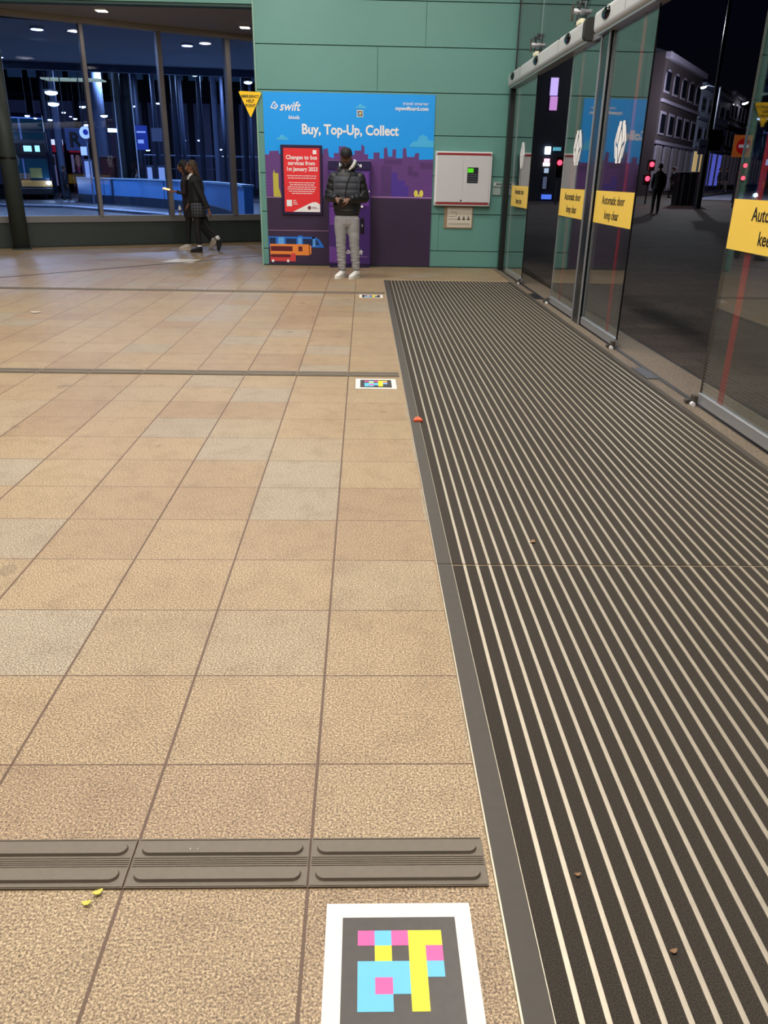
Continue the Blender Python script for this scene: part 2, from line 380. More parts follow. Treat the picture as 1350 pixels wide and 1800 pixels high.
# pavement and threshold outside the doors
M_THRESH = speck('worn_threshold_stone', (92, 80, 68), (150, 136, 118), 60, 0.6, 0.2)
M_PAVE = speck('dark_block_paving', (56, 48, 44), (96, 84, 76), 30, 0.8, 0.3, tilex=0.45)
M_ROAD = speck('asphalt', (44, 46, 52), (86, 88, 96), 40, 0.5, 0.35, spec=0.5)
b = new(); box(b, 2.22, 2.66, -3, 14.18, -0.02, 0.004); struct('trim_3', b, M_THRESH)
b = new(); box(b, 2.66, 2.685, -3, 16, -0.02, 0.005); struct('trim_4', b, mat('dark_slot', (22, 20, 20), 0.6))
b = new(); prism(b, [(-3, 0), (8, 0), (140, 1.75), (140, 1.4), (8, -0.3), (-3, -0.3)], 2.685, 110, 'x'); struct('pavement', b, M_PAVE)
def gz(Y): return 0.0 if Y < 8 else (Y-8)*1.75/132
b = new(); box(b, -70, 2.3, 14.45, 110, -0.25, -0.03)
struct('road', b, M_ROAD)

# ================================================================== ENTRANCE MAT
pitch = 0.0508; X0, X1 = 0.298, 2.20
def mat_section(label, y0, y1):
    t = thing('entrance_mat', label, 'entrance mat', (X0, y0, 0), group=None)
    b = new(); box(b, X0+0.06, X1-0.02, y0+0.004, y1-0.004, -0.005, 0.003); obj('carpet_insert', b, M_CARPET, t)
    b = new(); box(b, X0+0.004, X0+0.062, y0, y1, -0.005, 0.007, 0.001); obj('frame', b, M_BRONZE, t)
    b = new(); box(b, X1-0.02, X1+0.022, y0, y1, -0.005, 0.007, 0.001); obj('frame', b, M_BRONZE, t)
    b = new(); box(b, X0, X0+0.0042, y0, y1, -0.005, 0.0085); obj('edge_trim', b, M_ALU, t)
    me = None
    for i in range(int((X1-0.03-X0-0.062)/pitch)+1):
        xx = X0+0.062+i*pitch; w2 = 0.0025 if i == 0 else 0.006
        if i < 2 or me is None:
            b = new(); box(b, -w2, w2, 0, y1-y0-0.004, -0.004, 0.0062, 0.0008); o = obj('aluminium_rail', b, M_ALU, t, local=True)
            if i == 1: me = o.data
        else:
            o = bpy.data.objects.new('aluminium_rail', me); C.objects.link(o); o.parent = t
        o.location = (xx-X0, 0.002, 0)
mat_section('striped black and aluminium entrance mat, near section in the foreground', 0.55, 2.806)
mat_section('striped black and aluminium entrance mat, far section running to the green wall', 2.810, 12.22)
b = new(); box(b, X0-0.004, X1+0.03, 12.22, 12.26, -0.02, 0.006); struct('trim_5', b, mat('pale_stone_edge', (186, 164, 128), 0.7))

# ================================================================== TACTILE STRIPS
def tactile_tile_bm():
    b = new(); W, L = 0.3975, 0.138
    box(b, 0.001, W, 0, L, -0.002, 0.004, 0.001)
    for yc in (0.0335, 0.1065):
        pts = []
        r = 0.0195
        for k in range(13): a = -PI/2+PI*k/12; pts.append((W-0.014-r+r*math.cos(a), yc+r*math.sin(a)))
        for k in range(13): a = PI/2+PI*k/12; pts.append((0.014+r+r*math.cos(a), yc+r*math.sin(a)))
        k = len(pts)
        lo = [b.verts.new((x, y, 0.003)) for x, y in pts]
        cx = 0.2
        hi = [b.verts.new((cx+(x-cx)*0.985, yc+(y-yc)*0.82, 0.0105)) for x, y in pts]
        b.faces.new(hi)
        for i in range(k): b.faces.new((lo[i], lo[(i+1) % k], hi[(i+1) % k], hi[i]))
    for yy in (0.0585, 0.0645, 0.070, 0.0755, 0.0815, 0.004, 0.134):
        box(b, 0.004, W-0.003, yy-0.0016, yy+0.0016, 0.003, 0.0058, 0.0005)
    bmesh.ops.recalc_face_normals(b, faces=b.faces[:]); return b
b = tactile_tile_bm(); tm = bpy.data.meshes.new('tactile_tile'); b.to_mesh(tm); b.free(); tm.materials.append(M_TACT)
for y0, lab in ((1.255, 'grey ribbed tactile guidance strip nearest the camera, above the large colour code sticker'),
                (6.024, 'grey ribbed tactile guidance strip crossing the middle of the paving'),
                (10.72, 'thin grey tactile guidance strip farthest back, in front of the standing man')):
    t = thing('tactile_strip', lab, 'tactile paving', (0, y0, 0))
    n = 3 if y0 < 2 else (17 if y0 < 7 else 28)
    for k in range(-n, 1):
        o = bpy.data.objects.new('tactile_tile', tm); C.objects.link(o); o.parent = t; o.location = (-0.1138+0.4*k, 0, 0.001)

# ================================================================== COLOUR CODE FLOOR STICKERS
M_STW = mat('scuffed_white_vinyl', (232, 226, 216), 0.4, noise=0.05, scale=30)
M_STK = mat('scuffed_black_vinyl', (62, 56, 52), 0.4, noise=0.25, scale=45)
CODE = ['MCMYY', 'KYKYM', 'CCCYC', 'CMCYK', 'CCKYK']
CC = {'M': ('magenta_square', mat('magenta_vinyl', (232, 84, 160), 0.4)), 'C': ('cyan_square', mat('cyan_vinyl', (96, 190, 228), 0.4)), 'Y': ('yellow_square', mat('bright_yellow_vinyl', (240, 226, 20), 0.4))}
def sticker(x0, y1, s, label, vert=False, z=0.0):
    def bx(bm, a, c, d, e, k):
        if vert: return box(bm, x0+a, x0+c, z-0.002-0.0007*k, z, y1-e, y1-d)
        return box(bm, x0+a, x0+c, y1-e, y1-d, 0.0, 0.0012+0.0005*k)
    t = thing('colour_code_sticker', label, 'sticker', (x0, z if vert else y1, y1 if vert else 0))
    b = new(); bx(b, 0, s, 0, s, 0); obj('white_border', b, M_STW, t)
    i0 = s*0.114; w2 = s*0.772
    b = new(); bx(b, i0, i0+w2, i0, i0+w2, 1); obj('black_field', b, M_STK, t)
    g0 = i0+w2*0.135; c = w2*0.73/5
    seen = set()
    for r in range(5):
        for k in range(5):
            L = CODE[r][k]
            if L == 'K' or (r, k) in seen: continue
            st = [(r, k)]; seen.add((r, k)); b = new()
            while st:
                y_, x_ = st.pop(); bx(b, g0+x_*c, g0+(x_+1)*c, g0+y_*c, g0+(y_+1)*c, 2)
                for y2_, x2_ in ((y_+1, x_), (y_-1, x_), (y_, x_+1), (y_, x_-1)):
                    if 0 <= y2_ < 5 and 0 <= x2_ < 5 and CODE[y2_][x2_] == L and (y2_, x2_) not in seen: seen.add((y2_, x2_)); st.append((y2_, x2_))
            obj(CC[L][0], b, CC[L][1], t)
sticker(-0.070, 1.214, 0.304, 'large square white floor sticker with pink, cyan and yellow code, in the foreground')
sticker(-0.055, 5.955, 0.304, 'square floor sticker with colour code just below the middle tactile strip')
sticker(-0.055, 10.65, 0.304, 'small looking floor sticker with colour code below the farthest tactile strip')
b = new(); prism(b, [(-3.55, 14.45), (-3.0, 14.35), (-2.95, 14.9), (-3.4, 15.0)], 0, 0.0015, 'z')
tag(obj('floor_sticker', b, M_STW), 'pale worn square floor sticker in front of the two walking people', 'sticker')

# litter
def leaf(name, x, y, s, m, label, cat, rz=0.3, h=0.006):
    b = new(); prism(b, [(s*math.cos(2*PI*k/10)*(1+0.25*math.sin(6*PI*k/10)), 0.6*s*math.sin(2*PI*k/10)) for k in range(10)], 0.004, 0.006, 'z')
    for v in b.verts: v.co.z += h*abs(v.co.x)/s*0.5
    o = obj(name, b, m); o.location = (x, y, 0.002); o.rotation_euler = (0, 0, rz); tag(o, label, cat)
leaf('leaf', -0.563, 1.242, 0.011, mat('yellow_leaf', (206, 196, 84), 0.6), 'yellow leaf fragment touching the lower edge of the near tactile strip', 'leaf', 0.4)
leaf('leaf', -0.578, 1.215, 0.010, MATS['yellow_leaf'], 'yellow leaf fragment lying just below the other yellow leaf', 'leaf', 0.2)
leaf('paper_scrap', -0.38, 1.355, 0.009, M_STW, 'tiny white scrap lying on the near tactile strip', 'litter', 0, 0.008)
b = new(); prism(b, [(0.322, 4.79), (0.378, 4.79), (0.368, 4.85), (0.35, 4.87), (0.332, 4.84)], 0.008, 0.02, 'z')
tag(obj('wrapper', b, mat('orange_paper', (226, 92, 50), 0.5)), 'small orange wrapper on the left edge of the striped mat', 'litter')
leaf('twig_scrap', 0.73, 3.02, 0.016, mat('brown_leaf', (140, 106, 74), 0.7), 'small brown leaf scrap on the mat above the cross seam', 'litter', 1.0)
leaf('brown_scrap', 0.632, 1.09, 0.008, MATS['brown_leaf'], 'small brown scrap on a mat rail near the lower right', 'litter', 0.3)
leaf('cigarette_end', 0.485, 1.28, 0.007, MATS['brown_leaf'], 'brown cigarette end on a mat rail beside the near tactile strip', 'litter', 0.1)
leaf('leaf', -3.59, 8.84, 0.05, M_STW, 'pale leaf lying alone on the paving at the far left', 'leaf', 0.1)

# hatch plates in the threshold
for y0, lab in ((6.03, 'dark rectangular metal floor plate beside the mat between the door openings'), (10.4, 'dark rectangular floor plate beside the far end of the mat')):
    t = thing('floor_plate', lab, 'floor plate', (2.26, y0, 0))
    b = new(); box(b, 2.23, 2.33, y0, y0+0.5 if y0 > 8 else y0+0.4, 0, 0.009, 0.002); obj('plate', b, mat('dark_steel_plate', (42, 42, 42), 0.45, 0.5), t)
    b = new()
    for yy in (y0+0.03, y0+0.36): cyl(b, (2.245, yy, 0.008), (2.245, yy, 0.011), 0.006, seg=10)
    obj('screw', b, M_ALU2, t)

# ================================================================== KIOSK GRAPHIC PANEL
PY = WY-0.001
KX0, KX1, KZ1 = -1.628, 1.135, 2.652
kp = thing('kiosk_backdrop', 'large blue and purple city skyline graphic panel on the green wall behind the man', 'advertising panel', (-0.25, PY, 0))
M_SKY = mat('sky_blue_print', (0, 160, 252), 0.4); M_DEEP = mat('deep_purple_print', (52, 34, 66), 0.42); M_PUR = mat('mid_purple_print', (98, 58, 128), 0.42)
M_PUR2 = mat('violet_print', (74, 48, 150), 0.42); M_CLD = mat('pale_cloud_print', (70, 184, 240), 0.4); M_PUR3 = mat('dusky_purple_print', (82, 48, 110), 0.42)
b = new(); box(b, KX0, KX1, PY-0.018, PY, 0.02, KZ1, 0.002); obj('sky_print', b, M_SKY, kp)
b = new(); box(b, KX0, KX1, PY-0.020, PY-0.004, 0.02, 1.105); obj('lower_print', b, M_DEEP, kp)
sky_z = [(-1.628, 1.74), (-1.56, 1.74), (-1.56, 1.79), (-1.40, 1.80), (-1.40, 1.75), (-0.68, 1.76), (-0.68, 1.83), (-0.60, 1.85), (-0.58, 1.72), (-0.50, 1.70), (-0.50, 1.78), (-0.42, 1.78), (-0.42, 1.88), (-0.30, 1.88), (-0.30, 1.74), (-0.16, 1.76), (-0.16, 1.82), (-0.05, 1.82), (-0.05, 1.92), (0.0, 1.88), (0.0, 1.77),
         (0.06, 1.77), (0.06, 1.70), (0.15, 1.70), (0.15, 1.80), (0.25, 1.80), (0.25, 1.71), (0.32, 1.71), (0.32, 1.86), (0.37, 1.88), (0.39, 1.74), (0.46, 1.74), (0.46, 1.85), (0.52, 1.85), (0.52, 1.72), (0.63, 1.72), (0.63, 1.86), (0.68, 1.88), (0.70, 1.74), (0.82, 1.74), (0.84, 1.80), (0.90, 1.80), (0.90, 1.70), (1.135, 1.71)]
b = new(); prism(b, [(-1.628, 1.10)]+sky_z+[(1.135, 1.10)], PY-0.0205, PY-0.004); obj('skyline_print', b, M_PUR, kp)
b = new(); prism(b, [(0.45, 1.11), (0.45, 1.5), (0.55, 1.5), (0.55, 1.38), (0.68, 1.38), (0.68, 1.30), (0.74, 1.30), (0.74, 1.11)], PY-0.0212, PY-0.006); obj('violet_tower_print', b, M_PUR2, kp)
b = new(); prism(b, [(0.28, 1.11), (0.28, 1.6), (0.45, 1.6), (0.45, 1.11)], PY-0.0209, PY-0.006); obj('dusky_tower_print', b, M_PUR3, kp)
for x0, x1, z0, z1 in ((0.32, 0.62, 1.62, 1.70), (0.72, 0.80, 1.46, 1.60), (0.80, 0.90, 1.44, 1.52), (0.92, 1.135, 1.56, 1.66)):
    b = new(); box(b, x0, x1, PY-0.0209, PY-0.006, z0, z1); obj('dusky_roof_print', b, M_PUR3, kp)
b = new(); box(b, 0.11, KX1, PY-0.022, PY-0.006, 1.115, 1.128); box(b, KX0, -1.38, PY-0.022, PY-0.006, 1.085, 1.096); box(b, KX0, -0.6, PY-0.022, PY-0.006, 0.568, 0.574); obj('pale_line_print', b, mat('lilac_print', (176, 140, 180), 0.4), kp)
b = new()
for zz in (1.14, 1.19, 1.24, 1.29, 1.34): box(b, -1.61, -1.50, PY-0.022, PY-0.006, zz, zz+0.012)
for zz in (1.15, 1.19, 1.23, 1.27): box(b, 0.98, 1.13, PY-0.022, PY-0.006, zz, zz+0.008)
obj('window_lines_print', b, mat('soft_violet_print', (120, 70, 150), 0.4), kp)
b = new(); box(b, -1.51, -1.42, PY-0.0225, PY-0.006, 1.10, 1.46); prism(b, [(-1.42, 1.10), (-1.38, 1.10), (-1.40, 1.18), (-1.42, 1.24)], PY-0.0225, PY-0.006); prism(b, [(-1.505, 1.46), (-1.49, 1.52), (-1.475, 1.46)], PY-0.0225, PY-0.006); obj('yellow_tower_print', b, mat('mustard_print', (190, 182, 70), 0.4), kp)
b = new()
for cx_ in (0.865, 0.955): prism(b, [(cx_+0.034*math.cos(a*PI/6), 1.185+0.055*math.sin(a*PI/6)) for a in range(12)], PY-0.0225, PY-0.006)
sph(b, (0.91, PY-0.02, 1.15), (0.018, 0.003, 0.02)); obj('yellow_trees_print', b, mat('lemon_print', (226, 214, 90), 0.4), kp)
def cloud(cx_, cz, s, rt=False):
    b = new(); pts = [(cx_-s, cz), (cx_-s, cz+0.12*s), (cx_-0.72*s, cz+0.36*s), (cx_-0.5*s, cz+0.36*s), (cx_-0.36*s, cz+0.66*s), (cx_-0.1*s, cz+0.78*s), (cx_+0.16*s, cz+0.66*s), (cx_+0.3*s, cz+0.42*s), (cx_+0.58*s, cz+0.42*s), (cx_+0.8*s, cz+0.26*s), (cx_+s, cz)]
    if rt: pts = [(min(x, KX1), z) for x, z in pts]
    prism(b, pts, PY-0.0205, PY-0.004); obj('cloud_print', b, M_CLD, kp)
cloud(-1.33, 1.96, 0.10); cloud(-0.06, 2.44, 0.09); cloud(0.98, 1.89, 0.24, True)
text('headline_lettering', 'Buy, Top-Up, Collect', 0.205, (-0.235, PY-0.022, 2.055), R_FRONT, M_TXTW, kp, bold=0.006, xs=0.89)
def swift_logo(x, z, s, y, parent, R=R_FRONT):
    b = new()
    def ringpoly(o, i, y0, y1):
        k = len(o); A = [[b.verts.new((x+p[0]*s, yy, z+p[1]*s)) for p in L] for yy in (y0, y1) for L in (o, i)]
        for j in range(k):
            n_ = (j+1) % k
            b.faces.new((A[0][j], A[0][n_], A[1][n_], A[1][j])); b.faces.new((A[2][j], A[3][j], A[3][n_], A[2][n_]))
            b.faces.new((A[0][j], A[2][j], A[2][n_], A[0][n_])); b.faces.new((A[1][j], A[1][n_], A[3][n_], A[3][j]))
    o = [(0.0, 0.0), (0.28, 0.5), (0.5, 0.72), (0.62, 0.5), (0.9, 0.22), (0.62, -0.12), (0.3, -0.05)]
    cxx = 0.45; czz = 0.25
    i = [(cxx+(p[0]-cxx)*0.66, czz+(p[1]-czz)*0.66) for p in o]
    ringpoly(o, i, y-0.001, y+0.001); prism(b, [(x+0.42*s, z+0.22*s), (x+0.55*s, z+0.36*s), (x+0.6*s, z+0.2*s), (x+0.5*s, z+0.12*s)], y-0.001, y+0.001)
    bmesh.ops.recalc_face_normals(b, faces=b.faces[:]); obj('bird_logo', b, M_TXTW, parent)
    text('swift_lettering', 'swift', s*1.28, (x+1.0*s, y, z-0.22*s), R, M_TXTW, parent, bold=s*0.018, align='LEFT', shear=0.28, xs=0.92)
swift_logo(-1.515, 2.42, 0.145, PY-0.022, kp)
text('kiosk_lettering', 'kiosk', 0.075, (-1.225, PY-0.022, 2.268), R_FRONT, M_TXTW, kp, bold=0.002, align='LEFT', sp=1.1)
text('web_lettering', 'travel smarter', 0.072, (1.03, PY-0.022, 2.50), R_FRONT, M_TXTW, kp, align='RIGHT')
text('web_lettering', 'myswiftcard.com', 0.078, (1.03, PY-0.022, 2.425), R_FRONT, M_TXTW, kp, bold=0.0022, align='RIGHT')
# printed tram and buses, lower left
M_TRAM = mat('tram_blue_print', (30, 116, 220), 0.4); M_TRAMD = mat('tram_window_print', (14, 40, 84), 0.4); M_ORG = mat('orange_print', (240, 140, 62), 0.4); M_REDP = mat('red_bus_print', (212, 66, 66), 0.4)
M_DKR = mat('dark_red_print', (96, 26, 38), 0.4)
def pr(name, m, boxes, k, extra=()):
    b = new()
    for x0, x1, z0, z1 in boxes: box(b, x0, x1, PY-0.0205-0.0008*k, PY-0.006, z0, z1)
    for pts in extra: prism(b, pts, PY-0.0205-0.0008*k, PY-0.006)
    obj(name, b, m, kp)
pr('tram_print', M_TRAM, [(-1.62, -0.84, 0.30, 0.47), (-1.12, -1.04, 0.47, 0.49)], 1, [[(-0.86, 0.30), (-0.68, 0.30), (-0.70, 0.345), (-0.76, 0.43), (-0.84, 0.47), (-0.88, 0.47)]])
pr('tram_window_print', M_TRAMD, [(-1.61, -1.50, 0.34, 0.45), (-1.33, -1.15, 0.34, 0.44), (-1.04, -0.88, 0.33, 0.44)], 2, [[(-0.82, 0.34), (-0.76, 0.34), (-0.79, 0.41), (-0.82, 0.43)]])
pr('tram_door_print', mat('pale_tram_print', (96, 170, 240), 0.4), [(-1.46, -1.36, 0.31, 0.46), (-1.12, -1.06, 0.31, 0.46), (-0.87, -0.83, 0.31, 0.44)], 2)
pr('orange_bus_print', M_ORG, [(-1.60, -0.93, 0.17, 0.35)], 3, [[(-0.94, 0.17), (-0.90, 0.20), (-0.90, 0.32), (-0.94, 0.35)]])
pr('orange_bus_window_print', M_DKR, [(-1.59, -1.22, 0.235, 0.315), (-1.12, -1.05, 0.235, 0.315)], 4)
pr('red_bus_print', M_REDP, [(-1.60, -1.251, 0.07, 0.15), (-1.25, -1.17, 0.07, 0.20)], 5)
pr('red_bus_window_print', M_DKR, [(-1.59, -1.26, 0.135, 0.185)], 6)
b = new()
for xx in (-1.56, -1.30): cyl(b, (xx, PY-0.03, 0.075), (xx, PY-0.01, 0.075), 0.022, seg=16)
obj('white_wheel_print', b, M_TXTW, kp)
# small tag above the headline
sticker(-0.125, 2.415, 0.10, 'tiny white colour code tag on the blue backdrop under the small cloud', True, PY-0.018)

# ------------------------------------------------------------------ red service notice
t = thing('notice_board', 'framed red poster headed Changes to bus services, left of the standing man', 'poster', (-1.03, PY, 0.82))
NY = PY-0.022
b = new(); box(b, -1.372, -0.692, NY-0.035, NY, 0.825, 1.89, 0.006); obj('frame', b, mat('navy_frame', (34, 20, 62), 0.35), t)
b = new(); box(b, -1.325, -0.735, NY-0.0375, NY-0.03, 0.868, 1.842); obj('red_poster', b, mat('poster_red', (232, 44, 52), 0.4), t)
b = new(); prism(b, [(-1.19, 0.870), (-0.87, 1.02), (-0.80, 1.025), (-0.737, 0.99), (-0.737, 0.870)], NY-0.0385, NY-0.03); obj('white_wedge', b, M_TXTW, t)
tx = NY-0.0395
text('poster_heading', 'Changes to bus', 0.088, (-1.03, tx, 1.675), R_FRONT, M_TXTW, t, bold=0.002, xs=0.93)
text('poster_heading', 'services from', 0.088, (-1.03, tx, 1.588), R_FRONT, M_TXTW, t, bold=0.002, xs=0.93)
text('poster_heading', '1st January 2023', 0.086, (-1.025, tx, 1.50), R_FRONT, M_TXTW, t, bold=0.002, xs=0.90)
b = new(); rr = random.Random(3)
for k, zz in enumerate((1.42, 1.385, 1.315, 1.282, 1.249, 1.216, 1.183, 1.15)):
    hw = (0.24, 0.23, 0.215, 0.20, 0.235, 0.24, 0.22, 0.17)[k]; x = -1.03-hw
    while x < -1.03+hw-0.02:
        ww = rr.uniform(0.02, 0.06); box(b, x, min(x+ww, -1.03+hw), tx-0.0005, tx+0.001, zz, zz+0.011); x += ww+0.009
for k in range(3): box(b, -1.185, -1.11-0.012*k, tx-0.0005, tx+0.001, 0.985+0.028*k, 0.995+0.028*k)
obj('small_print', b, M_TXTW, t)
b = new(); box(b, -1.292, -1.205, tx-0.0005, tx+0.001, 0.955, 1.055, 0.0004); box(b, -0.845, -0.785, tx-0.0005, tx+0.001, 1.755, 1.815); obj('white_square', b, M_TXTW, t)
b = new(); bmesh.ops.create_circle(b, segments=20, radius=0.03, cap_ends=True, matrix=Matrix.Translation((-0.915, tx-0.001, 0.935)) @ Matrix.Rotation(PI/2, 4, 'X')); bmesh.ops.solidify(b, geom=b.faces[:], thickness=0.001)
obj('round_logo', b, mat('maroon_print', (120, 40, 60), 0.5), t)
b = new(); box(b, -0.875, -0.80, tx-0.0005, tx+0.001, 0.94, 0.948); box(b, -0.875, -0.765, tx-0.0005, tx+0.001, 0.92, 0.928); obj('logo_print', b, MATS['maroon_print'], t)

# ------------------------------------------------------------------ ticket machine
kx0, kx1, ky = -0.588, 0.108, 13.93
t = thing('ticket_kiosk', 'purple ticket machine cabinet standing behind the man', 'ticket machine', (-0.24, 14.05, 0))
M_CAB = mat('purple_cabinet', (66, 38, 110), 0.3); M_CAB2 = mat('light_purple_cabinet', (104, 60, 146), 0.3); M_CABD = mat('navy_base', (34, 22, 70), 0.35)
b = new(); box(b, kx0, kx1, ky, PY-0.028, 0.06, 1.66, 0.008); obj('cabinet', b, M_CAB, t)
b = new(); box(b, kx0+0.01, kx1-0.01, ky+0.01, PY-0.028, 0, 0.06); obj('base', b, M_CABD, t)
b = new(); box(b, kx0, kx1, ky-0.012, ky+0.002, 1.535, 1.665, 0.004); hd = obj('header_panel', b, M_CABD, t)
text('header_lettering', 'buy here', 0.088, (-0.225, ky-0.014, 1.572), R_FRONT, M_TXTW, hd, bold=0.0025, sp=1.18)
b = new(); box(b, kx0, kx1, ky-0.014, ky, 1.66, 1.668); obj('top_trim', b, mat('lilac_trim', (140, 110, 170), 0.4), t)
b = new(); box(b, kx0+0.03, kx1-0.03, ky-0.006, ky+0.01, 0.98, 1.50, 0.003); obj('screen_surround', b, M_CAB2, t)
b = new(); box(b, -0.44, -0.04, ky-0.009, ky, 1.12, 1.45, 0.003); obj('screen', b, mat('dark_screen', (30, 26, 54), 0.15), t)
b = new(); box(b, kx0+0.015, kx0+0.25, ky-0.006, ky+0.01, 0.68, 0.955, 0.003); obj('side_panel', b, M_CAB2, t)
b = new(); prism(b, [(kx0+0.005, 0.085), (kx0+0.24, 0.085), (kx0+0.24, 0.30), (kx0+0.12, 0.33), (kx0+0.005, 0.345)], ky-0.004, ky+0.002); obj('violet_graphic', b, M_CAB2, t)
b = new(); box(b, -0.06, 0.00, ky-0.02, ky+0.005, 0.56, 0.80, 0.006); cr_ = obj('card_reader', b, M_BLACK, t)
b = new(); box(b, -0.04, -0.02, ky-0.024, ky-0.018, 0.66, 0.70); obj('reader_slot', b, M_ALU2, cr_)
b = new(); cyl(b, (-0.035, ky-0.02, 0.975), (-0.035, ky, 0.975), 0.02); obj('round_button', b, M_TXTW, t)
b = new(); box(b, -0.33, -0.19, ky-0.006, ky, 0.55, 0.556); box(b, -0.10, 0.06, ky-0.006, ky, 0.175, 0.185); obj('seam_line', b, MATS['lilac_trim'], t)
swift_logo(-0.30, 0.235, 0.085, ky-0.006, t)

# ------------------------------------------------------------------ white alarm cabinet
t = thing('alarm_cabinet', 'white double-door wall cabinet with red stripes and green display', 'cabinet', (1.63, WY, 1.0))
b = new(); box(b, 1.165, 2.105, WY-0.11, WY, 1.005, 1.835, 0.012); obj('housing', b, M_WHITE, t)
M_WH2 = mat('light_grey_enamel', (200, 200, 204), 0.4)
for x0, x1 in ((1.20, 1.632), (1.642, 2.075)):
    b = new(); box(b, x0, x1, WY-0.122, WY-0.108, 1.065, 1.775, 0.004); d = obj('door', b, M_WH2, t)
    if x0 > 1.5:
        b = new(); box(b, 1.70, 1.88, WY-0.126, WY-0.118, 1.36, 1.60, 0.004); dw = obj('display_window', b, mat('dark_display', (40, 44, 50), 0.25), d)
        b = new(); box(b, 1.705, 1.80, WY-0.129, WY-0.124, 1.52, 1.585, 0.003); obj('green_display', b, mat('green_lcd', (60, 190, 20), 0.4, emit=(90, 220, 20), es=0.5), d)
        b = new()
        for zz in (1.385, 1.42, 1.455, 1.485): box(b, 1.715, 1.865, WY-0.128, WY-0.124, zz, zz+0.012)
        obj('keypad_row', b, mat('grey_key', (80, 86, 100), 0.4), d)
    else:
        b = new(); cyl(b, (1.61, WY-0.135, 1.09), (1.61, WY-0.12, 1.09), 0.012); obj('lock', b, M_BLACK, d)
for z0, z1 in ((1.78, 1.812), (1.03, 1.058)): b = new(); box(b, 1.19, 2.085, WY-0.118, WY-0.105, z0, z1); obj('red_stripe', b, mat('dark_red_stripe', (140, 28, 34), 0.4), t)
b = new()
for xx in (1.19, 2.085):
    for zz in (1.045, 1.796): cyl(b, (xx, WY-0.122, zz), (xx, WY-0.105, zz), 0.016, seg=12)
obj('corner_fixing', b, M_ALU2, t)

t = thing('paper_notice', 'cream safety notice in a thin frame below the white cabinet', 'notice', (1.6, WY, 0.64))
b = new(); box(b, 1.355, 1.845, WY-0.02, WY, 0.645, 1.0, 0.003); obj('frame', b, mat('tan_frame', (150, 128, 104), 0.5), t)
b = new(); box(b, 1.41, 1.825, WY-0.024, WY-0.015, 0.665, 0.975); obj('sheet', b, mat('cream_paper', (206, 200, 184), 0.6), t)
b = new()
for x0, x1, zz in ((1.46, 1.56, 0.90), (1.43, 1.55, 0.83), (1.43, 1.58, 0.79), (1.43, 1.79, 0.72), (1.43, 1.80, 0.70), (1.46, 1.80, 0.955)): box(b, x0, x1, WY-0.0255, WY-0.02, zz, zz+0.006)
box(b, 1.56, 1.565, WY-0.0255, WY-0.02, 0.83, 0.90)
for xx in (1.61, 1.69, 1.77):
    prism(b, [(xx-0.028, 0.78), (xx+0.028, 0.78), (xx+0.016, 0.815), (xx-0.016, 0.815)], WY-0.0255, WY-0.02); cyl(b, (xx, WY-0.0255, 0.83), (xx, WY-0.02, 0.83), 0.012, seg=12)
obj('figure_print', b, mat('grey_ink', (84, 76, 74), 0.6), t)
t = thing('socket_plate', 'pale grey double switch plate with a white button, upper of two beside the cabinet', 'switch', (2.2, WY, 1.29))
b = new(); box(b, 2.155, 2.295, WY-0.03, WY, 1.305, 1.39, 0.005); obj('plate', b, mat('grey_green_plate', (150, 168, 164), 0.4), t)
b = new(); cyl(b, (2.18, WY-0.036, 1.352), (2.18, WY-0.03, 1.352), 0.014); obj('white_button', b, M_TXTW, t)
b = new(); cyl(b, (2.225, WY-0.036, 1.352), (2.225, WY-0.03, 1.352), 0.012); cyl(b, (2.262, WY-0.036, 1.352), (2.262, WY-0.03, 1.352), 0.012); obj('black_button', b, M_BLACK, t)
t = thing('blank_plate', 'plain pale grey square plate, lower of two beside the white cabinet', 'switch', (2.2, WY, 1.18))
b = new(); box(b, 2.155, 2.29, WY-0.025, WY, 1.18, 1.295, 0.005); obj('plate', b, MATS['grey_green_plate'], t)
b = new(); cyl(b, (2.165, WY-0.03, 1.238), (2.165, WY-0.024, 1.238), 0.004); cyl(b, (2.28, WY-0.03, 1.238), (2.28, WY-0.024, 1.238), 0.004); obj('screw', b, M_ALU2, t)

# ------------------------------------------------------------------ emergency help point triangle
t = thing('help_point_sign', 'yellow triangular EMERGENCY HELP POINT sign projecting from the green wall edge', 'sign', (-1.84, 14.15, 2.29))
tri = [(-2.005, 2.635), (-1.985, 2.65), (-1.665, 2.64), (-1.65, 2.62), (-1.822, 2.285), (-1.838, 2.285)]
b = new(); prism(b, tri, 14.135, 14.165); obj('sign_plate', b, M_YEL2, t)
for yy, R in ((14.1335, R_FRONT), (14.1665, Matrix.Rotation(PI, 4, 'Z') @ R_FRONT)):
    for body, zz in (('EMERGENCY', 2.557), ('HELP', 2.49), ('POINT', 2.423)):
        text('sign_lettering', body, 0.062 if body != 'EMERGENCY' else 0.056, (-1.828, yy, zz), R, M_TXTB, t, bold=0.0015, xs=0.88)
b = new(); cyl(b, (-1.73, 14.15, 2.64), (-1.73, 14.25, 2.70), 0.008); cyl(b, (-1.70, 14.15, 2.60), (-1.70, 14.25, 2.60), 0.008); obj('bracket', b, M_BLACK, t)

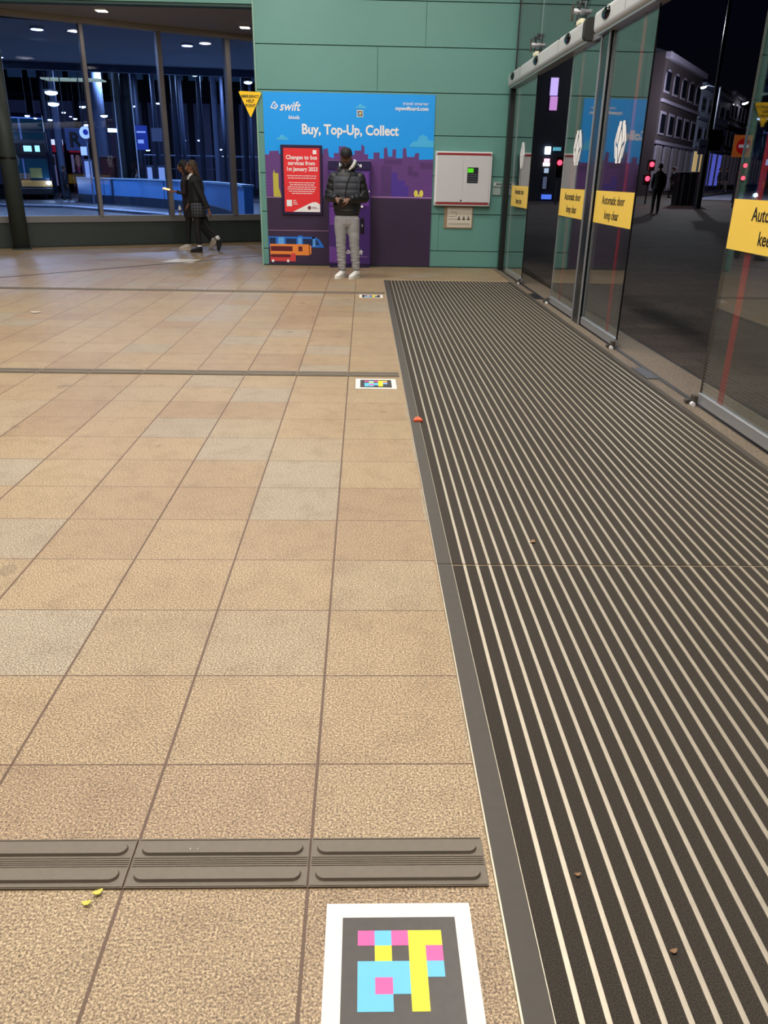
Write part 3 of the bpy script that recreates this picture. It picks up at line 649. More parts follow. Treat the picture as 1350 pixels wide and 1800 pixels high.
# ================================================================== SLIDING DOORS
HX = 2.25
def emblem_bm(ox, yc, zc, s):
    """white lozenge emblem cut by two zig-zag gaps"""
    bars = []
    out = new()
    # six slanted bars forming a W over an M inside a lozenge
    def bar(pts): prism(out, [(yc-u*s, zc+v*s) for u, v in pts], ox-0.0012, ox+0.0012, 'x')
    for k in (-1, 1):
        bar([(k*u, v) for u, v in [(0.50, 0.02), (0.30, 0.40), (0.27, 0.40), (0.40, 0.0), (0.29, -0.38), (0.33, -0.38)]])
        bar([(k*u, v) for u, v in [(0.23, 0.50), (0.07, 0.50), (0.05, 0.42), (0.22, -0.05), (0.34, 0.02)]])
        bar([(k*u, v) for u, v in [(0.33, -0.06), (0.21, -0.14), (0.05, -0.50), (0.22, -0.50)]])
    bar([(0.0, 0.30), (0.16, -0.06), (0.0, -0.42), (-0.16, -0.06)])
    return out
M_STRIP = film('red_warning_film', (176, 22, 30), 0.42)
leaves = [(12.0, 13.36, 1, 2.80, False), (8.80, 10.02, 2, 2.80, True), (7.24, 8.47, 3, 2.82, True), (3.70, 5.27, 4, 2.82, True)]
for y0, y1, i, zt, strip in leaves:
    near = (i in (1, 3))     # leading edge nearer the camera
    b = new(); box(b, DX-0.006, DX+0.006, y0, y1, 0.085, zt); dr = struct('door_%d' % i, b, G_DOOR)
    b = new(); box(b, DX-0.02, DX+0.02, y0, y1, 0.02, 0.095, 0.006); obj('bottom_rail', b, M_ALU2, dr)
    b = new(); box(b, DX-0.016, DX+0.016, y0, y1, zt-0.06, zt, 0.004); obj('top_rail', b, M_ALU2, dr)
    if i != 4:
        b = new(); box(b, DX-0.007, DX+0.007, y0-0.004, y0+0.004, 0.085, zt-0.06); obj('edge_seal', b, M_BLACK, dr)
    b = new(); box(b, DX-0.007, DX+0.007, y1-0.004, y1+0.002, 0.085, zt-0.06); obj('edge_seal', b, M_ALU2 if i != 4 else M_BRONZE, dr)
    b = new(); box(b, DX-0.0085, DX-0.0062, y0+0.01, y1-0.01, 1.045, 1.342); sg = obj('warning_sign', b, M_YELL, dr, label='yellow automatic door warning band')
    yc = (y0+y1)/2 if i != 4 else 4.62
    if i == 4:
        pass
    text('sign_lettering', 'Automatic door', 0.112, (DX-0.0095, yc, 1.225), R_SIDE, M_TXTB, sg, bold=0.0005, xs=0.98)
    text('sign_lettering', 'keep clear', 0.112, (DX-0.0095, yc, 1.095), R_SIDE, M_TXTB, sg, bold=0.0005, xs=0.98)
    obj('emblem', emblem_bm(DX-0.0085, yc, 1.758, 0.35), M_TXTW, dr, label='white zig-zag lozenge emblem')
    if strip:
        ys = {2: 9.60, 3: 7.60, 4: 4.97}[i]
        b = new(); box(b, DX+0.0062, DX+0.0075, ys-0.042, ys+0.042, 0.095, 2.74); obj('red_film_strip', b, M_STRIP, dr, label='translucent red vertical strip')
    # guide shoe at the leading edge
    ye = y0-0.01 if near else y1+0.01
    b = new(); box(b, DX-0.05, DX-0.018, ye-0.03, ye+0.03, 0.004, 0.075, 0.006); cyl(b, (DX-0.065, ye+0.02, 0.02), (DX-0.065, ye+0.06, 0.02), 0.015); obj('guide_shoe', b, M_BRONZE, dr)
    b = new(); cyl(b, (DX-0.055, ye-0.05, 0.018), (DX-0.055, ye-0.02, 0.018), 0.016); obj('guide_roller', b, M_WHITE, dr)
# threshold guide rail
b = new(); box(b, DX-0.02, DX+0.02, 3.0, 14.15, 0.0, 0.008); struct('trim_6', b, mat('dark_track', (52, 50, 48), 0.5, 0.4))
# door posts
b = new(); box(b, DX-0.03, DX+0.03, 8.50, 8.78, 0.0, 2.85); dp = struct('trim_7', b, mat('dark_glossy_post', (12, 20, 24), 0.25))
b = new(); box(b, DX-0.04, DX-0.026, 8.49, 8.515, 0.0, 2.85); box(b, DX-0.04, DX-0.026, 8.765, 8.79, 0.0, 2.85); obj('edge_profile', b, M_ALU2, dp)
b = new(); box(b, DX-0.05, DX+0.03, 13.86, 14.0, 0.0, 2.97, 0.004); struct('trim_8', b, mat('black_jamb', (18, 26, 26), 0.4))
b = new(); box(b, DX-0.006, DX+0.006, 13.36, 13.9, 0.02, 2.82); struct('window_9', b, G_DOOR)

def header(y0, y1, label, sens, endcap):
    t = thing('door_operator', label, 'door operator', (HX, y0, 2.75))
    prof = []
    x0, x1, z0, z1, r = 2.235, 2.40, 2.755, 2.945, 0.045
    for cx_, cz, a0 in ((x1-0.01, z1-0.01, 0), (x0+r, z1-r, 90), (x0+r, z0+r, 180), (x1-0.01, z0+0.01, 270)):
        rad = r if cx_ < 2.3 else 0.01
        for k in range(7): a = math.radians(a0+15*k); prof.append((cx_+rad*math.cos(a), cz+rad*math.sin(a)))
    b = new(); prism(b, prof, y0, y1); obj('housing', b, M_HEAD, t)
    b = new(); box(b, 2.27, 2.385, y0+0.02, y1-0.02, 2.735, 2.757); obj('track_cover', b, M_ALU2, t)
    for yy in endcap:
        b = new(); prism(b, [(x+(0.006 if x > 2.3 else -0.006), z*1.0+(0.006 if z > 2.85 else -0.006)) for x, z in prof], yy-0.05, yy+0.05); obj('end_cap', b, mat('dark_rubber_cap', (34, 34, 32), 0.6), t)
    for yy in sens:
        b = new(); sph(b, (HX-0.008, yy, 2.865), (0.042, 0.13, 0.056), seg=20); s = obj('sensor', b, M_GLOSSB, t, smooth=True)
        b = new(); cyl(b, (HX-0.005, yy, 2.862), (HX-0.014, yy, 2.862), 0.072, 0.062, seg=24); obj('sensor_ring', b, M_HEAD, s)
        b = new(); cyl(b, (HX-0.038, yy-0.01, 2.885), (HX-0.046, yy-0.01, 2.885), 0.008, seg=10); obj('sensor_eye', b, M_ALU2, s)
    b = new()
    for yy in (y1-1.0, y0+1.2, (y0+y1)/2): box(b, 2.233, 2.30, yy-0.002, yy+0.002, 2.80, 2.94)
    obj('cover_seam', b, M_BRONZE, t)
header(9.22, 13.84, 'long pale grey automatic door operator bar with dark sensors over the far doors', (13.45, 11.7, 9.95), (9.24,))
header(3.4, 8.86, 'pale grey automatic door operator bar over the nearer doors, cut by the top edge', (8.45, 6.3), ())
# glazing above the doors, steel spider fittings
for k, (y0, y1) in enumerate(((12.30, 14.1), (9.95, 12.29), (7.4, 9.94), (3.0, 7.39))):
    b = new(); box(b, DX+0.02, DX+0.032, y0, y1, 2.95, CEIL_Z); struct('window_%d' % (10+k), b, G_DOOR)
b = new(); box(b, DX+0.01, DX+0.04, 13.93, 13.96, 2.97, CEIL_Z); struct('trim_9', b, M_BLACK)
for yy, lab in ((12.29, 'small steel spider glass fitting above the far end of the door bar'), (9.94, 'small steel spider glass fitting above the gap between the door bars')):
    t = thing('spider_fitting', lab, 'glass fitting', (DX, yy, 3.12))
    b = new(); cyl(b, (DX-0.07, yy, 3.12), (DX+0.10, yy, 3.12), 0.028, seg=16); obj('hub', b, M_ALU2, t, smooth=True)
    for a in (-1, 1):
        for c in (-1, 1):
            b = new(); cyl(b, (DX-0.02, yy, 3.12), (DX-0.01, yy+a*0.11, 3.12+c*0.10), 0.010, seg=10); cyl(b, (DX-0.025, yy+a*0.11, 3.12+c*0.10), (DX+0.03, yy+a*0.11, 3.12+c*0.10), 0.018, seg=14); obj('arm', b, mat('dark_stainless', (96, 98, 102), 0.25, 0.9), t)
    b = new(); box(b, DX-0.05, DX-0.03, yy+0.16, yy+0.22, 3.06, 3.22, 0.004); obj('bracket_plate', b, M_BRONZE, t)
    b = new(); box(b, DX-0.08, DX-0.03, yy-0.38, yy-0.20, 2.953, 3.00, 0.01); obj('cream_bracket', b, mat('cream_paint', (226, 222, 190), 0.5), t)
    b = new(); cyl(b, (DX+0.06, yy+0.02, 3.14), (DX+0.06, yy+0.02, CEIL_Z), 0.009, seg=10); obj('tie_rod', b, M_ALU2, t)

# ================================================================== CEILING FITTINGS
def lamp(x, y, z, s, label, m, cat='ceiling light', group=None):
    t = thing('ceiling_light', label, cat, (x, y, z), group=group)
    b = new(); box(b, x-s/2-0.02, x+s/2+0.02, y-s/2-0.02, y+s/2+0.02, z-0.03, z, 0.004); obj('frame', b, M_WHITE, t)
    b = new(); box(b, x-s/2, x+s/2, y-s/2, y+s/2, z-0.036, z-0.028); obj('diffuser', b, m, t)
for x, y in HALL_LAMPS:
    lamp(x, y, CEIL_Z, 0.5, 'square flush ceiling light above the paved hall', M_LAMP, group='ceiling lights of the hall')
lamp(*SOFFIT_LAMPS[0], 4.11, 0.17, 'square lit downlight in the soffit, left of the two in view', M_LAMP)
lamp(*SOFFIT_LAMPS[1], 4.11, 0.17, 'square lit downlight in the soffit beside the green wall', M_LAMP)
lamp(*SOFFIT_LAMPS[2], 4.11, 0.17, 'square lit downlight in the soffit beyond the left edge', M_LAMP)
# ================================================================== PEOPLE
M_SKIN = mat('deep_brown_skin', (104, 68, 50), 0.5, noise=0.08, scale=25)
M_SKIN2 = mat('brown_skin', (126, 82, 60), 0.5, noise=0.08, scale=25)
M_BLKF = mat('black_fabric', (20, 21, 24), 0.7, noise=0.2, scale=60, bump=0.2)
M_PUFF = mat('black_quilted_nylon', (26, 28, 33), 0.42, noise=0.15, scale=40)
M_PUFG = mat('charcoal_quilted_nylon', (92, 96, 106), 0.45, noise=0.1, scale=40)
M_JOG = mat('grey_marl_jersey', (152, 152, 154), 0.85, noise=0.1, scale=90, bump=0.3)
M_SHOE = mat('white_trainer_leather', (226, 226, 222), 0.45)
M_HAIR = mat('black_hair', (16, 13, 12), 0.6, noise=0.3, scale=80)
M_HAIRB = mat('brown_hair', (72, 56, 40), 0.6, noise=0.3, scale=80)
M_FLEECE = mat('white_fleece', (208, 208, 206), 0.9, bump=0.8, scale=120)

def shoe(parent, heel, toe, m, z0=0.0, pitch_=0.0, name='shoe', solem=None):
    """trainer from heel to toe (x, y), sole and upper"""
    h, t = Vector((*heel, z0)), Vector((*toe, z0)); d = t-h; L = d.length
    M = Matrix.Translation(h) @ Matrix.Rotation(math.atan2(d.y, d.x), 4, 'Z') @ Matrix.Rotation(pitch_, 4, 'Y')
    b = new(); q = new()
    tube(q, [(0.0, 0, 0.055, 0.030, 0.04), (L*0.12, 0, 0.06, 0.038, 0.045), (L*0.35, 0, 0.062, 0.040, 0.05), (L*0.62, 0, 0.048, 0.044, 0.036), (L*0.85, 0, 0.038, 0.042, 0.026), (L*0.99, 0, 0.032, 0.022, 0.016)], 16)
    tube(q, [(L*0.2, 0, 0.05, 0.036, 0.045), (L*0.2, 0, 0.115, 0.040, 0.046)], 16)
    q.transform(M); o = organic(name, q, m, parent, 0.009, 3)
    s = new(); pts = [(0.0, -0.026), (L*0.3, -0.033), (L*0.7, -0.046), (L*0.9, -0.038), (L*1.02, -0.012)]
    pts = pts+[(x, -y) for x, y in pts[::-1]]
    prism(s, pts, 0.0, 0.028, 'z'); s.transform(M); obj('sole', s, solem or m, o, local=True)
    return o

def fingers(bm, w, d, n, side, curl=0.6, s=1.0):
    """palm with four unequal bent fingers and a thumb; w wrist, d pointing direction, n back-of-hand normal, side +-1 thumb side"""
    w = Vector(w); d = Vector(d).normalized(); n = Vector(n); n = (n-d*n.dot(d)).normalized(); a = d.cross(n)*side
    tube(bm, [(*(w-d*0.03), 0.024*s, 0.020*s), (*w, 0.026*s, 0.019*s)], 12)
    for k, (off, l, r) in enumerate(((0.030, 0.072, 0.0082), (0.010, 0.080, 0.0086), (-0.011, 0.074, 0.0082), (-0.030, 0.058, 0.0072))):
        p0 = w+a*off*0.55*s+d*0.01; p1 = w+a*off*s+d*0.088*s
        tube(bm, [(*p0, 0.017*s), (*(p0.lerp(p1, 0.5)), 0.0165*s), (*p1, 0.0115*s)], 10)
        q = p1; dd = d.copy()
        pts = [(*q, r*1.08*s)]
        for j, fr in enumerate((0.45, 0.32, 0.23)):
            dd = (dd - n*curl*(0.55+0.35*j)).normalized(); q = q+dd*l*fr*s; pts.append((*q, r*(1-0.1*j)*s))
        tube(bm, pts, 10)
    p0 = w+a*0.022*s+d*0.022*s; p1 = p0+(a*0.75+d*0.7-n*0.25).normalized()*0.036*s; p2 = p1+(d*0.9+a*0.25-n*0.3).normalized()*0.030*s; p3 = p2+(d-n*0.35-a*0.1).normalized()*0.024*s
    tube(bm, [(*p0, 0.014*s), (*p1, 0.0115*s), (*p2, 0.0098*s), (*p3, 0.0085*s)], 10)

def head(bm, c, yaw=0.0, s=1.0):
    """head with face, facing -Y turned by yaw; c is the centre of the skull"""
    q = new()
    sph(q, (0, 0.008, 0.02), (0.074, 0.094, 0.095), seg=24); sph(q, (0, -0.022, -0.045), (0.058, 0.066, 0.068), seg=20)
    sph(q, (0, -0.052, -0.088), (0.027, 0.025, 0.020), seg=12)
    sph(q, (0, -0.083, 0.018), (0.052, 0.014, 0.012), seg=12)
    tube(q, [(0, -0.086, 0.010, 0.008), (0, -0.104, -0.022, 0.012), (0, -0.108, -0.034, 0.015)], 10)
    for a in (-1, 1):
        sph(q, (a*0.011, -0.101, -0.036), (0.009, 0.010, 0.008), seg=8); sph(q, (a*0.078, 0.008, -0.012), (0.010, 0.020, 0.032), seg=10)
        sph(q, (a*0.045, -0.062, -0.020), (0.020, 0.018, 0.016), seg=10); sph(q, (a*0.030, -0.082, 0.0), (0.013, 0.008, 0.007), seg=8)
    sph(q, (0, -0.090, -0.058), (0.024, 0.010, 0.006), seg=10); sph(q, (0, -0.088, -0.068), (0.020, 0.010, 0.006), seg=10)
    M = Matrix.Translation(c) @ Matrix.Rotation(yaw, 4, 'Z') @ Matrix.Scale(s, 4)
    q.transform(M); me = bpy.data.meshes.new('tmp'); q.to_mesh(me); q.free(); bm.from_mesh(me); bpy.data.meshes.remove(me)
def eyes(parent, c, yaw=0.0, s=1.0):
    M = Matrix.Translation(c) @ Matrix.Rotation(yaw, 4, 'Z') @ Matrix.Scale(s, 4)
    for a in (-1, 1):
        b = new(); sph(b, (a*0.030, -0.0845, 0.0), (0.011, 0.008, 0.006), seg=10); b.transform(M); e = obj('eye', b, mat('eye_white', (190, 184, 176), 0.3), parent, local=True, smooth=True)
        b = new(); sph(b, (a*0.030, -0.091, 0.0), (0.005, 0.003, 0.005), seg=8); b.transform(M); obj('pupil', b, M_BLACK, e, local=True, smooth=True)

# ------------------------------------------------------------------ the man standing by the kiosk
FM = ray(610, 486, 12.5); man = thing('person', 'man in black quilted jacket, black cap and grey joggers standing before the ticket kiosk', 'person', (FM.x, 12.5, 0))
hc = (-0.008, -0.03, 1.668); hy = -0.10
b = new(); head(b, hc, hy)
tube(b, [(0, 0.0, 1.42, 0.07), (0, -0.01, 1.52, 0.058), (-0.004, -0.015, 1.62, 0.058)], 14)
tube(b, [(0, 0, 0.86, 0.13, 0.09), (0, 0, 1.05, 0.14, 0.10), (0, 0, 1.3, 0.17, 0.11), (0, 0, 1.43, 0.15, 0.09), (0, 0, 1.48, 0.08, 0.06)], 18)
LS, LE, LW = (-0.185, 0.01, 1.415), (-0.262, 0.04, 1.155), (-0.150, -0.165, 1.130)
RS, RE, RW = (0.185, 0.01, 1.415), (0.262, 0.04, 1.145), (0.035, -0.195, 1.120)
for S_, E_, W_ in ((LS, LE, LW), (RS, RE, RW)): tube(b, [(*S_, 0.05), (*E_, 0.042), (*W_, 0.026)], 12)
for s_, hx, kx, ax in ((-1, -0.095, -0.088, -0.072), (1, 0.095, 0.108, 0.140)):
    tube(b, [(hx, 0, 0.86, 0.062), (kx, -0.015, 0.50, 0.052), (kx*0.5+ax*0.5, 0.0, 0.34, 0.050), (ax, 0.02, 0.08, 0.034)], 14)
fingers(b, LW, (0.62, -0.42, -0.52), (-0.3, -0.75, 0.5), -1, 0.50)
fingers(b, RW, (-0.88, -0.28, -0.22), (0.1, -0.6, 0.75), -1, 0.62)
organic('body', b, M_SKIN, man, 0.0055, 2)
eyes(man, hc, hy)
# beard
b = new(); Mh = Matrix.Translation(hc) @ Matrix.Rotation(hy, 4, 'Z')
q = new(); sph(q, (0, -0.030, -0.078), (0.060, 0.066, 0.048), seg=18); sph(q, (0, -0.062, -0.100), (0.036, 0.036, 0.032), seg=14)
for a in (-1, 1): tube(q, [(a*0.070, -0.005, -0.01, 0.012), (a*0.062, -0.025, -0.06, 0.018)], 10)
tube(q, [(-0.028, -0.086, -0.052, 0.007), (0, -0.098, -0.048, 0.008), (0.028, -0.086, -0.052, 0.007)], 10)
q.transform(Mh); organic('beard', q, M_HAIR, man, 0.006, 2)
# cap: crown, brim
q = new(); tube(q, [(0, 0.006, 0.030, 0.086, 0.104), (0, 0.008, 0.075, 0.087, 0.105), (0, 0.012, 0.115, 0.076, 0.09), (0, 0.014, 0.142, 0.045, 0.055)], 24); q.transform(Mh); cap = organic('cap', q, M_BLKF, man, 0.007, 4)
q = new(); prism(q, [(0.078*math.cos(a*PI/12), -0.060-0.12*math.sin(a*PI/12)) for a in range(13)], 0.040, 0.050, 'z')
for v in q.verts: v.co.z -= 0.10*max(0, -v.co.y-0.055)*0.9+abs(v.co.x)*0.15
q.transform(Mh); obj('brim', q, M_BLKF, cap, local=True)
# hood with fleece lining
q = new(); tube(q, [(-0.10, -0.05, 1.50, 0.030), (-0.115, 0.03, 1.53, 0.04), (-0.06, 0.10, 1.56, 0.05), (0.04, 0.105, 1.58, 0.055), (0.115, 0.055, 1.59, 0.052), (0.125, -0.02, 1.575, 0.040), (0.085, -0.085, 1.52, 0.030)], 14); organic('hood', q, M_PUFF, man, 0.01, 4)
q = new(); tube(q, [(0.035, -0.115, 1.515, 0.014), (0.075, -0.10, 1.555, 0.022), (0.105, -0.065, 1.60, 0.026), (0.125, -0.03, 1.635, 0.022), (0.10, -0.01, 1.655, 0.014)], 12); tube(q, [(0.06, 0.03, 1.62, 0.02), (0.02, 0.06, 1.61, 0.02), (-0.05, 0.04, 1.59, 0.018)], 10); organic('hood_lining', q, M_FLEECE, man, 0.007, 2, )
# quilted jacket
prof = [(0.93, 0.178, 0.125), (0.965, 0.196, 0.135), (1.02, 0.200, 0.140), (1.10, 0.205, 0.145), (1.18, 0.212, 0.148), (1.27, 0.218, 0.150), (1.36, 0.222, 0.145), (1.43, 0.200, 0.128), (1.48, 0.150, 0.105), (1.53, 0.098, 0.085)]
def torso(z):
    for (z0, a0, b0), (z1, a1, b1) in zip(prof, prof[1:]):
        if z <= z1: f = (z-z0)/(z1-z0); return a0+(a1-a0)*f, b0+(b1-b0)*f
    return prof[-1][1:]
q = new(); pts = []
for k in range(64):
    z = 0.93+(1.53-0.93)*k/63; a, c = torso(z); w_ = abs(math.sin((z-0.90)*PI/0.088)); q_ = 0.013*w_**0.6-0.006
    pts.append((0, 0, z, a+q_, c+q_))
tube(q, pts, 32)
def sleeve(S_, E_, W_, r0=0.080, r1=0.074, r2=0.052):
    P = []; A, B, D = Vector(S_), Vector(E_), Vector(W_); n1 = 22; n2 = 20
    for k in range(n1): f = k/n1; P.append((A.lerp(B, f), r0+(r1-r0)*f, f*(B-A).length))
    L1 = (B-A).length
    for k in range(n2+1): f = k/n2; P.append((B.lerp(D, f), r1+(r2-r1)*f, L1+f*(D-B).length))
    tube(q, [(*p, r+0.013*abs(math.sin(s*PI/0.085))**0.6-0.006) for p, r, s in P], 18)
    sph(q, S_, (0.082, 0.08, 0.08), seg=16); sph(q, E_, 0.076, seg=14)
sleeve(LS, LE, LW); sleeve(RS, RE, RW)
jk = organic('jacket', q, M_PUFF, man, 0.0075, 2)
# charcoal chest panel following the front of the torso
q = new(); rows = []
for k in range(30):
    z = 1.165+(1.432-1.165)*k/29; a, c = torso(z); w_ = abs(math.sin((z-0.90)*PI/0.088)); q_ = 0.013*w_**0.6-0.006+0.006
    rows.append([q.verts.new(((a+q_)*math.sin(t_), -(c+q_)*math.cos(t_), z)) for t_ in [math.radians(-56+7*j) for j in range(17)]])
for r0, r1 in zip(rows, rows[1:]):
    for j in range(16): q.faces.new((r0[j], r0[j+1], r1[j+1], r1[j]))
bmesh.ops.solidify(q, geom=q.faces[:], thickness=0.012); bmesh.ops.recalc_face_normals(q, faces=q.faces[:]); obj('chest_panel', q, M_PUFG, jk, local=True, smooth=True)
q = new(); tube(q, [(-0.02, -0.155, 1.10, 0.008), (-0.015, -0.168, 1.22, 0.009), (0.0, -0.168, 1.33, 0.010), (0.05, -0.150, 1.43, 0.011), (0.07, -0.115, 1.50, 0.010)], 8); obj('zip_flap', q, M_BLKF, jk, local=True, smooth=True)
q = new(); box(q, 0.325, 0.335, -0.03, 0.0, 1.22, 1.245); obj('sleeve_tag', q, M_TXTW, jk, local=True)
q = new(); tube(q, [(0, 0, 0.895, 0.172, 0.122), (0, 0, 0.91, 0.180, 0.128), (0, 0, 0.945, 0.182, 0.130)], 28); obj('jacket_hem', q, M_BLKF, jk, local=True, smooth=True)
# joggers
q = new(); tube(q, [(0, 0, 0.93, 0.160, 0.112), (0, 0.0, 0.84, 0.183, 0.125), (0, 0.0, 0.78, 0.175, 0.122), (0, 0.0, 0.73, 0.12, 0.09)], 28)
def leg(hx, kx, ax, yk, ya):
    P = [(hx, 0, 0.86, 0.095, 0.11), (hx, 0, 0.74, 0.098, 0.112), (hx*0.6+kx*0.4, -0.005, 0.64, 0.088, 0.10)]
    for k in range(40):
        z = 0.60-0.47*k/39; f = (0.60-z)/0.47; x = kx+(ax-kx)*max(0, (f-0.2)/0.8); r = 0.080-0.022*f
        wr = 0.006*math.sin(z*150)*(1 if 0.13 < z < 0.30 else 0.45 if 0.38 < z < 0.5 else 0.0); P.append((x+0.003*math.sin(z*90), yk+(ya-yk)*f, z, r+wr, r*1.12+wr))
    tube(q, P, 20)
leg(-0.092, -0.090, -0.075, -0.012, 0.012); leg(0.092, 0.108, 0.138, -0.02, 0.012)
jg = organic('joggers', q, M_JOG, man, 0.007, 4)
for ax in (-0.075, 0.138):
    b = new(); tube(b, [(ax, 0.014, 0.15, 0.050, 0.055), (ax, 0.014, 0.105, 0.046, 0.050)], 18); obj('cuff', b, M_JOG, jg, local=True, smooth=True)
    b = new(); tube(b, [(ax, 0.02, 0.13, 0.040, 0.044), (ax, 0.02, 0.06, 0.038, 0.042)], 14); obj('sock', b, M_BLKF, man, local=True, smooth=True)
b = new(); tube(b, [(-0.01, -0.128, 0.86, 0.004), (-0.012, -0.135, 0.80, 0.004)], 8); obj('drawstring', b, MATS['grey_marl_jersey'], jg, local=True)
shoe(man, (-0.045, 0.075), (-0.165, -0.195), M_SHOE); shoe(man, (0.178, 0.075), (0.045, -0.210), M_SHOE)
# phone in his hands
ph = thing('phone', 'small dark phone held between the hands of the standing man', 'phone', (man.location.x-0.085, 12.5-0.272, 1.075))
b = new(); box(b, -0.030, 0.030, -0.004, 0.004, -0.062, 0.062, 0.003, Matrix.Rotation(0.5, 4, 'X') @ Matrix.Rotation(0.3, 4, 'Y')); obj('phone_body', b, M_BLACK, ph, local=True)
b = new(); box(b, -0.026, 0.026, 0.0042, 0.005, -0.057, 0.057, 0, Matrix.Rotation(0.5, 4, 'X') @ Matrix.Rotation(0.3, 4, 'Y')); obj('phone_screen', b, mat('phone_screen', (60, 66, 80), 0.1), ph, local=True)

# ------------------------------------------------------------------ two girls walking to the left
M_PLAID = None
def plaid():
    m = bpy.data.materials.new('grey_plaid'); m.use_nodes = True; h = N(m); n = m.node_tree; tc = n.nodes.new('ShaderNodeTexCoord'); s = n.nodes.new('ShaderNodeSeparateXYZ'); n.links.new(tc.outputs['Object'], s.inputs[0])
    a = h.m('LESS_THAN', h.m('FRACT', h.m('MULTIPLY', s.outputs[0], 18)), 0.3); c = h.m('LESS_THAN', h.m('FRACT', h.m('MULTIPLY', s.outputs[2], 18)), 0.3)
    col = h.mix(h.m('MULTIPLY', h.m('ADD', a, c), 0.5), lin((50, 52, 60)), lin((104, 106, 112))); n.links.new(col, n.nodes['Principled BSDF'].inputs['Base Color']); n.nodes['Principled BSDF'].inputs['Roughness'].default_value = 0.9; return m
g = ray(350, 443, 16.42); girl = thing('person', 'girl in black top, grey plaid skirt and black shoes walking left', 'person', (g.x, 16.42, 0))
M_TIGHT = mat('black_tights', (22, 22, 26), 0.7)
hcg = (-0.045, 0.0, 1.545); yg = -PI/2+0.15
def headM(c, yaw): return Matrix.Translation(c) @ Matrix.Rotation(yaw, 4, 'Z')
b = new(); head(b, hcg, yg, 0.95)
tube(b, [(0.0, 0, 1.30, 0.05), (-0.02, 0, 1.40, 0.045), (-0.03, 0, 1.50, 0.045)], 12)
tube(b, [(0.03, 0, 0.80, 0.10, 0.13), (0.02, 0, 1.0, 0.085, 0.12), (0.02, 0, 1.2, 0.10, 0.15), (0.01, 0, 1.33, 0.07, 0.12)], 16)
tube(b, [(0.03, -0.07, 0.82, 0.075), (0.015, -0.07, 0.46, 0.052), (0.035, -0.07, 0.10, 0.036)], 12)
tube(b, [(0.05, 0.07, 0.82, 0.075), (0.205, 0.07, 0.46, 0.052), (0.365, 0.07, 0.28, 0.036)], 12)
tube(b, [(0.04, -0.17, 1.30, 0.045), (0.17, -0.20, 1.03, 0.036), (0.28, -0.21, 0.80, 0.024)], 12)
tube(b, [(0.02, 0.17, 1.30, 0.045), (-0.05, 0.19, 1.04, 0.036), (-0.17, 0.17, 0.88, 0.024)], 12)
fingers(b, (0.285, -0.21, 0.79), (0.35, -0.05, -0.93), (0.9, -0.2, 0.35), 1, 0.45, 0.92); fingers(b, (-0.17, 0.17, 0.875), (-0.6, 0, -0.8), (-0.8, 0, 0.6), -1, 0.4, 0.92)
organic('body', b, M_SKIN2, girl, 0.0065, 2); eyes(girl, hcg, yg, 0.95)
q = new(); sph(q, (0.0, 0.03, 0.035), (0.086, 0.098, 0.095), seg=20); tube(q, [(0, 0.055, 0.04, 0.08, 0.07), (0, 0.085, -0.05, 0.08, 0.055), (0, 0.115, -0.13, 0.062, 0.042), (0, 0.15, -0.21, 0.03, 0.022)], 16); q.transform(headM(hcg, yg)); organic('hair', q, M_HAIRB, girl, 0.009, 3)
q = new(); tube(q, [(0.05, 0, 0.93, 0.135, 0.18), (0.035, 0, 1.02, 0.138, 0.175), (0.035, 0, 1.18, 0.145, 0.19), (0.03, 0, 1.30, 0.13, 0.19), (0.01, 0, 1.37, 0.09, 0.12), (-0.01, 0, 1.41, 0.055, 0.07)], 24)
tube(q, [(0.04, -0.17, 1.31, 0.068), (0.17, -0.20, 1.04, 0.058), (0.272, -0.21, 0.82, 0.042)], 14); tube(q, [(0.02, 0.17, 1.31, 0.066), (-0.05, 0.19, 1.04, 0.056), (-0.16, 0.17, 0.90, 0.042)], 14)
tp = organic('top', q, M_BLKF, girl, 0.009, 4)
q = new(); tube(q, [(-0.105, -0.05, 1.33, 0.022), (-0.06, -0.085, 1.39, 0.026), (-0.01, -0.075, 1.43, 0.020)], 10); organic('collar', q, M_TXTW, girl, 0.007, 2)
q = new(); tube(q, [(0.035, 0, 0.95, 0.115, 0.155), (0.04, 0, 0.86, 0.135, 0.165), (0.045, 0, 0.66, 0.150, 0.175)], 28); obj('skirt', q, plaid(), girl, local=True, smooth=True)
q = new(); tube(q, [(0.03, -0.07, 0.80, 0.084), (0.015, -0.07, 0.46, 0.060), (0.02, -0.07, 0.32, 0.056), (0.035, -0.07, 0.13, 0.040)], 16); tube(q, [(0.05, 0.07, 0.80, 0.084), (0.205, 0.07, 0.46, 0.060), (0.36, 0.07, 0.29, 0.040)], 16); organic('tights', q, M_TIGHT, girl, 0.008, 2)
for pts in ([(0.035, -0.07, 0.14, 0.041), (0.03, -0.07, 0.05, 0.040)], [(0.345, 0.07, 0.305, 0.041), (0.395, 0.07, 0.235, 0.040)]):
    q = new(); tube(q, pts, 14); obj('sock', q, M_TXTW, girl, local=True, smooth=True)
shoe(girl, (0.085, -0.07), (-0.145, -0.08), M_BLKF); s2 = shoe(girl, (0.0, 0.0), (-0.225, 0.0), M_BLKF)
# trailing foot, heel lifted and toe down
s2.location = (0.475, 0.07, 0.225); s2.rotation_euler = (0, -math.radians(68), 0)
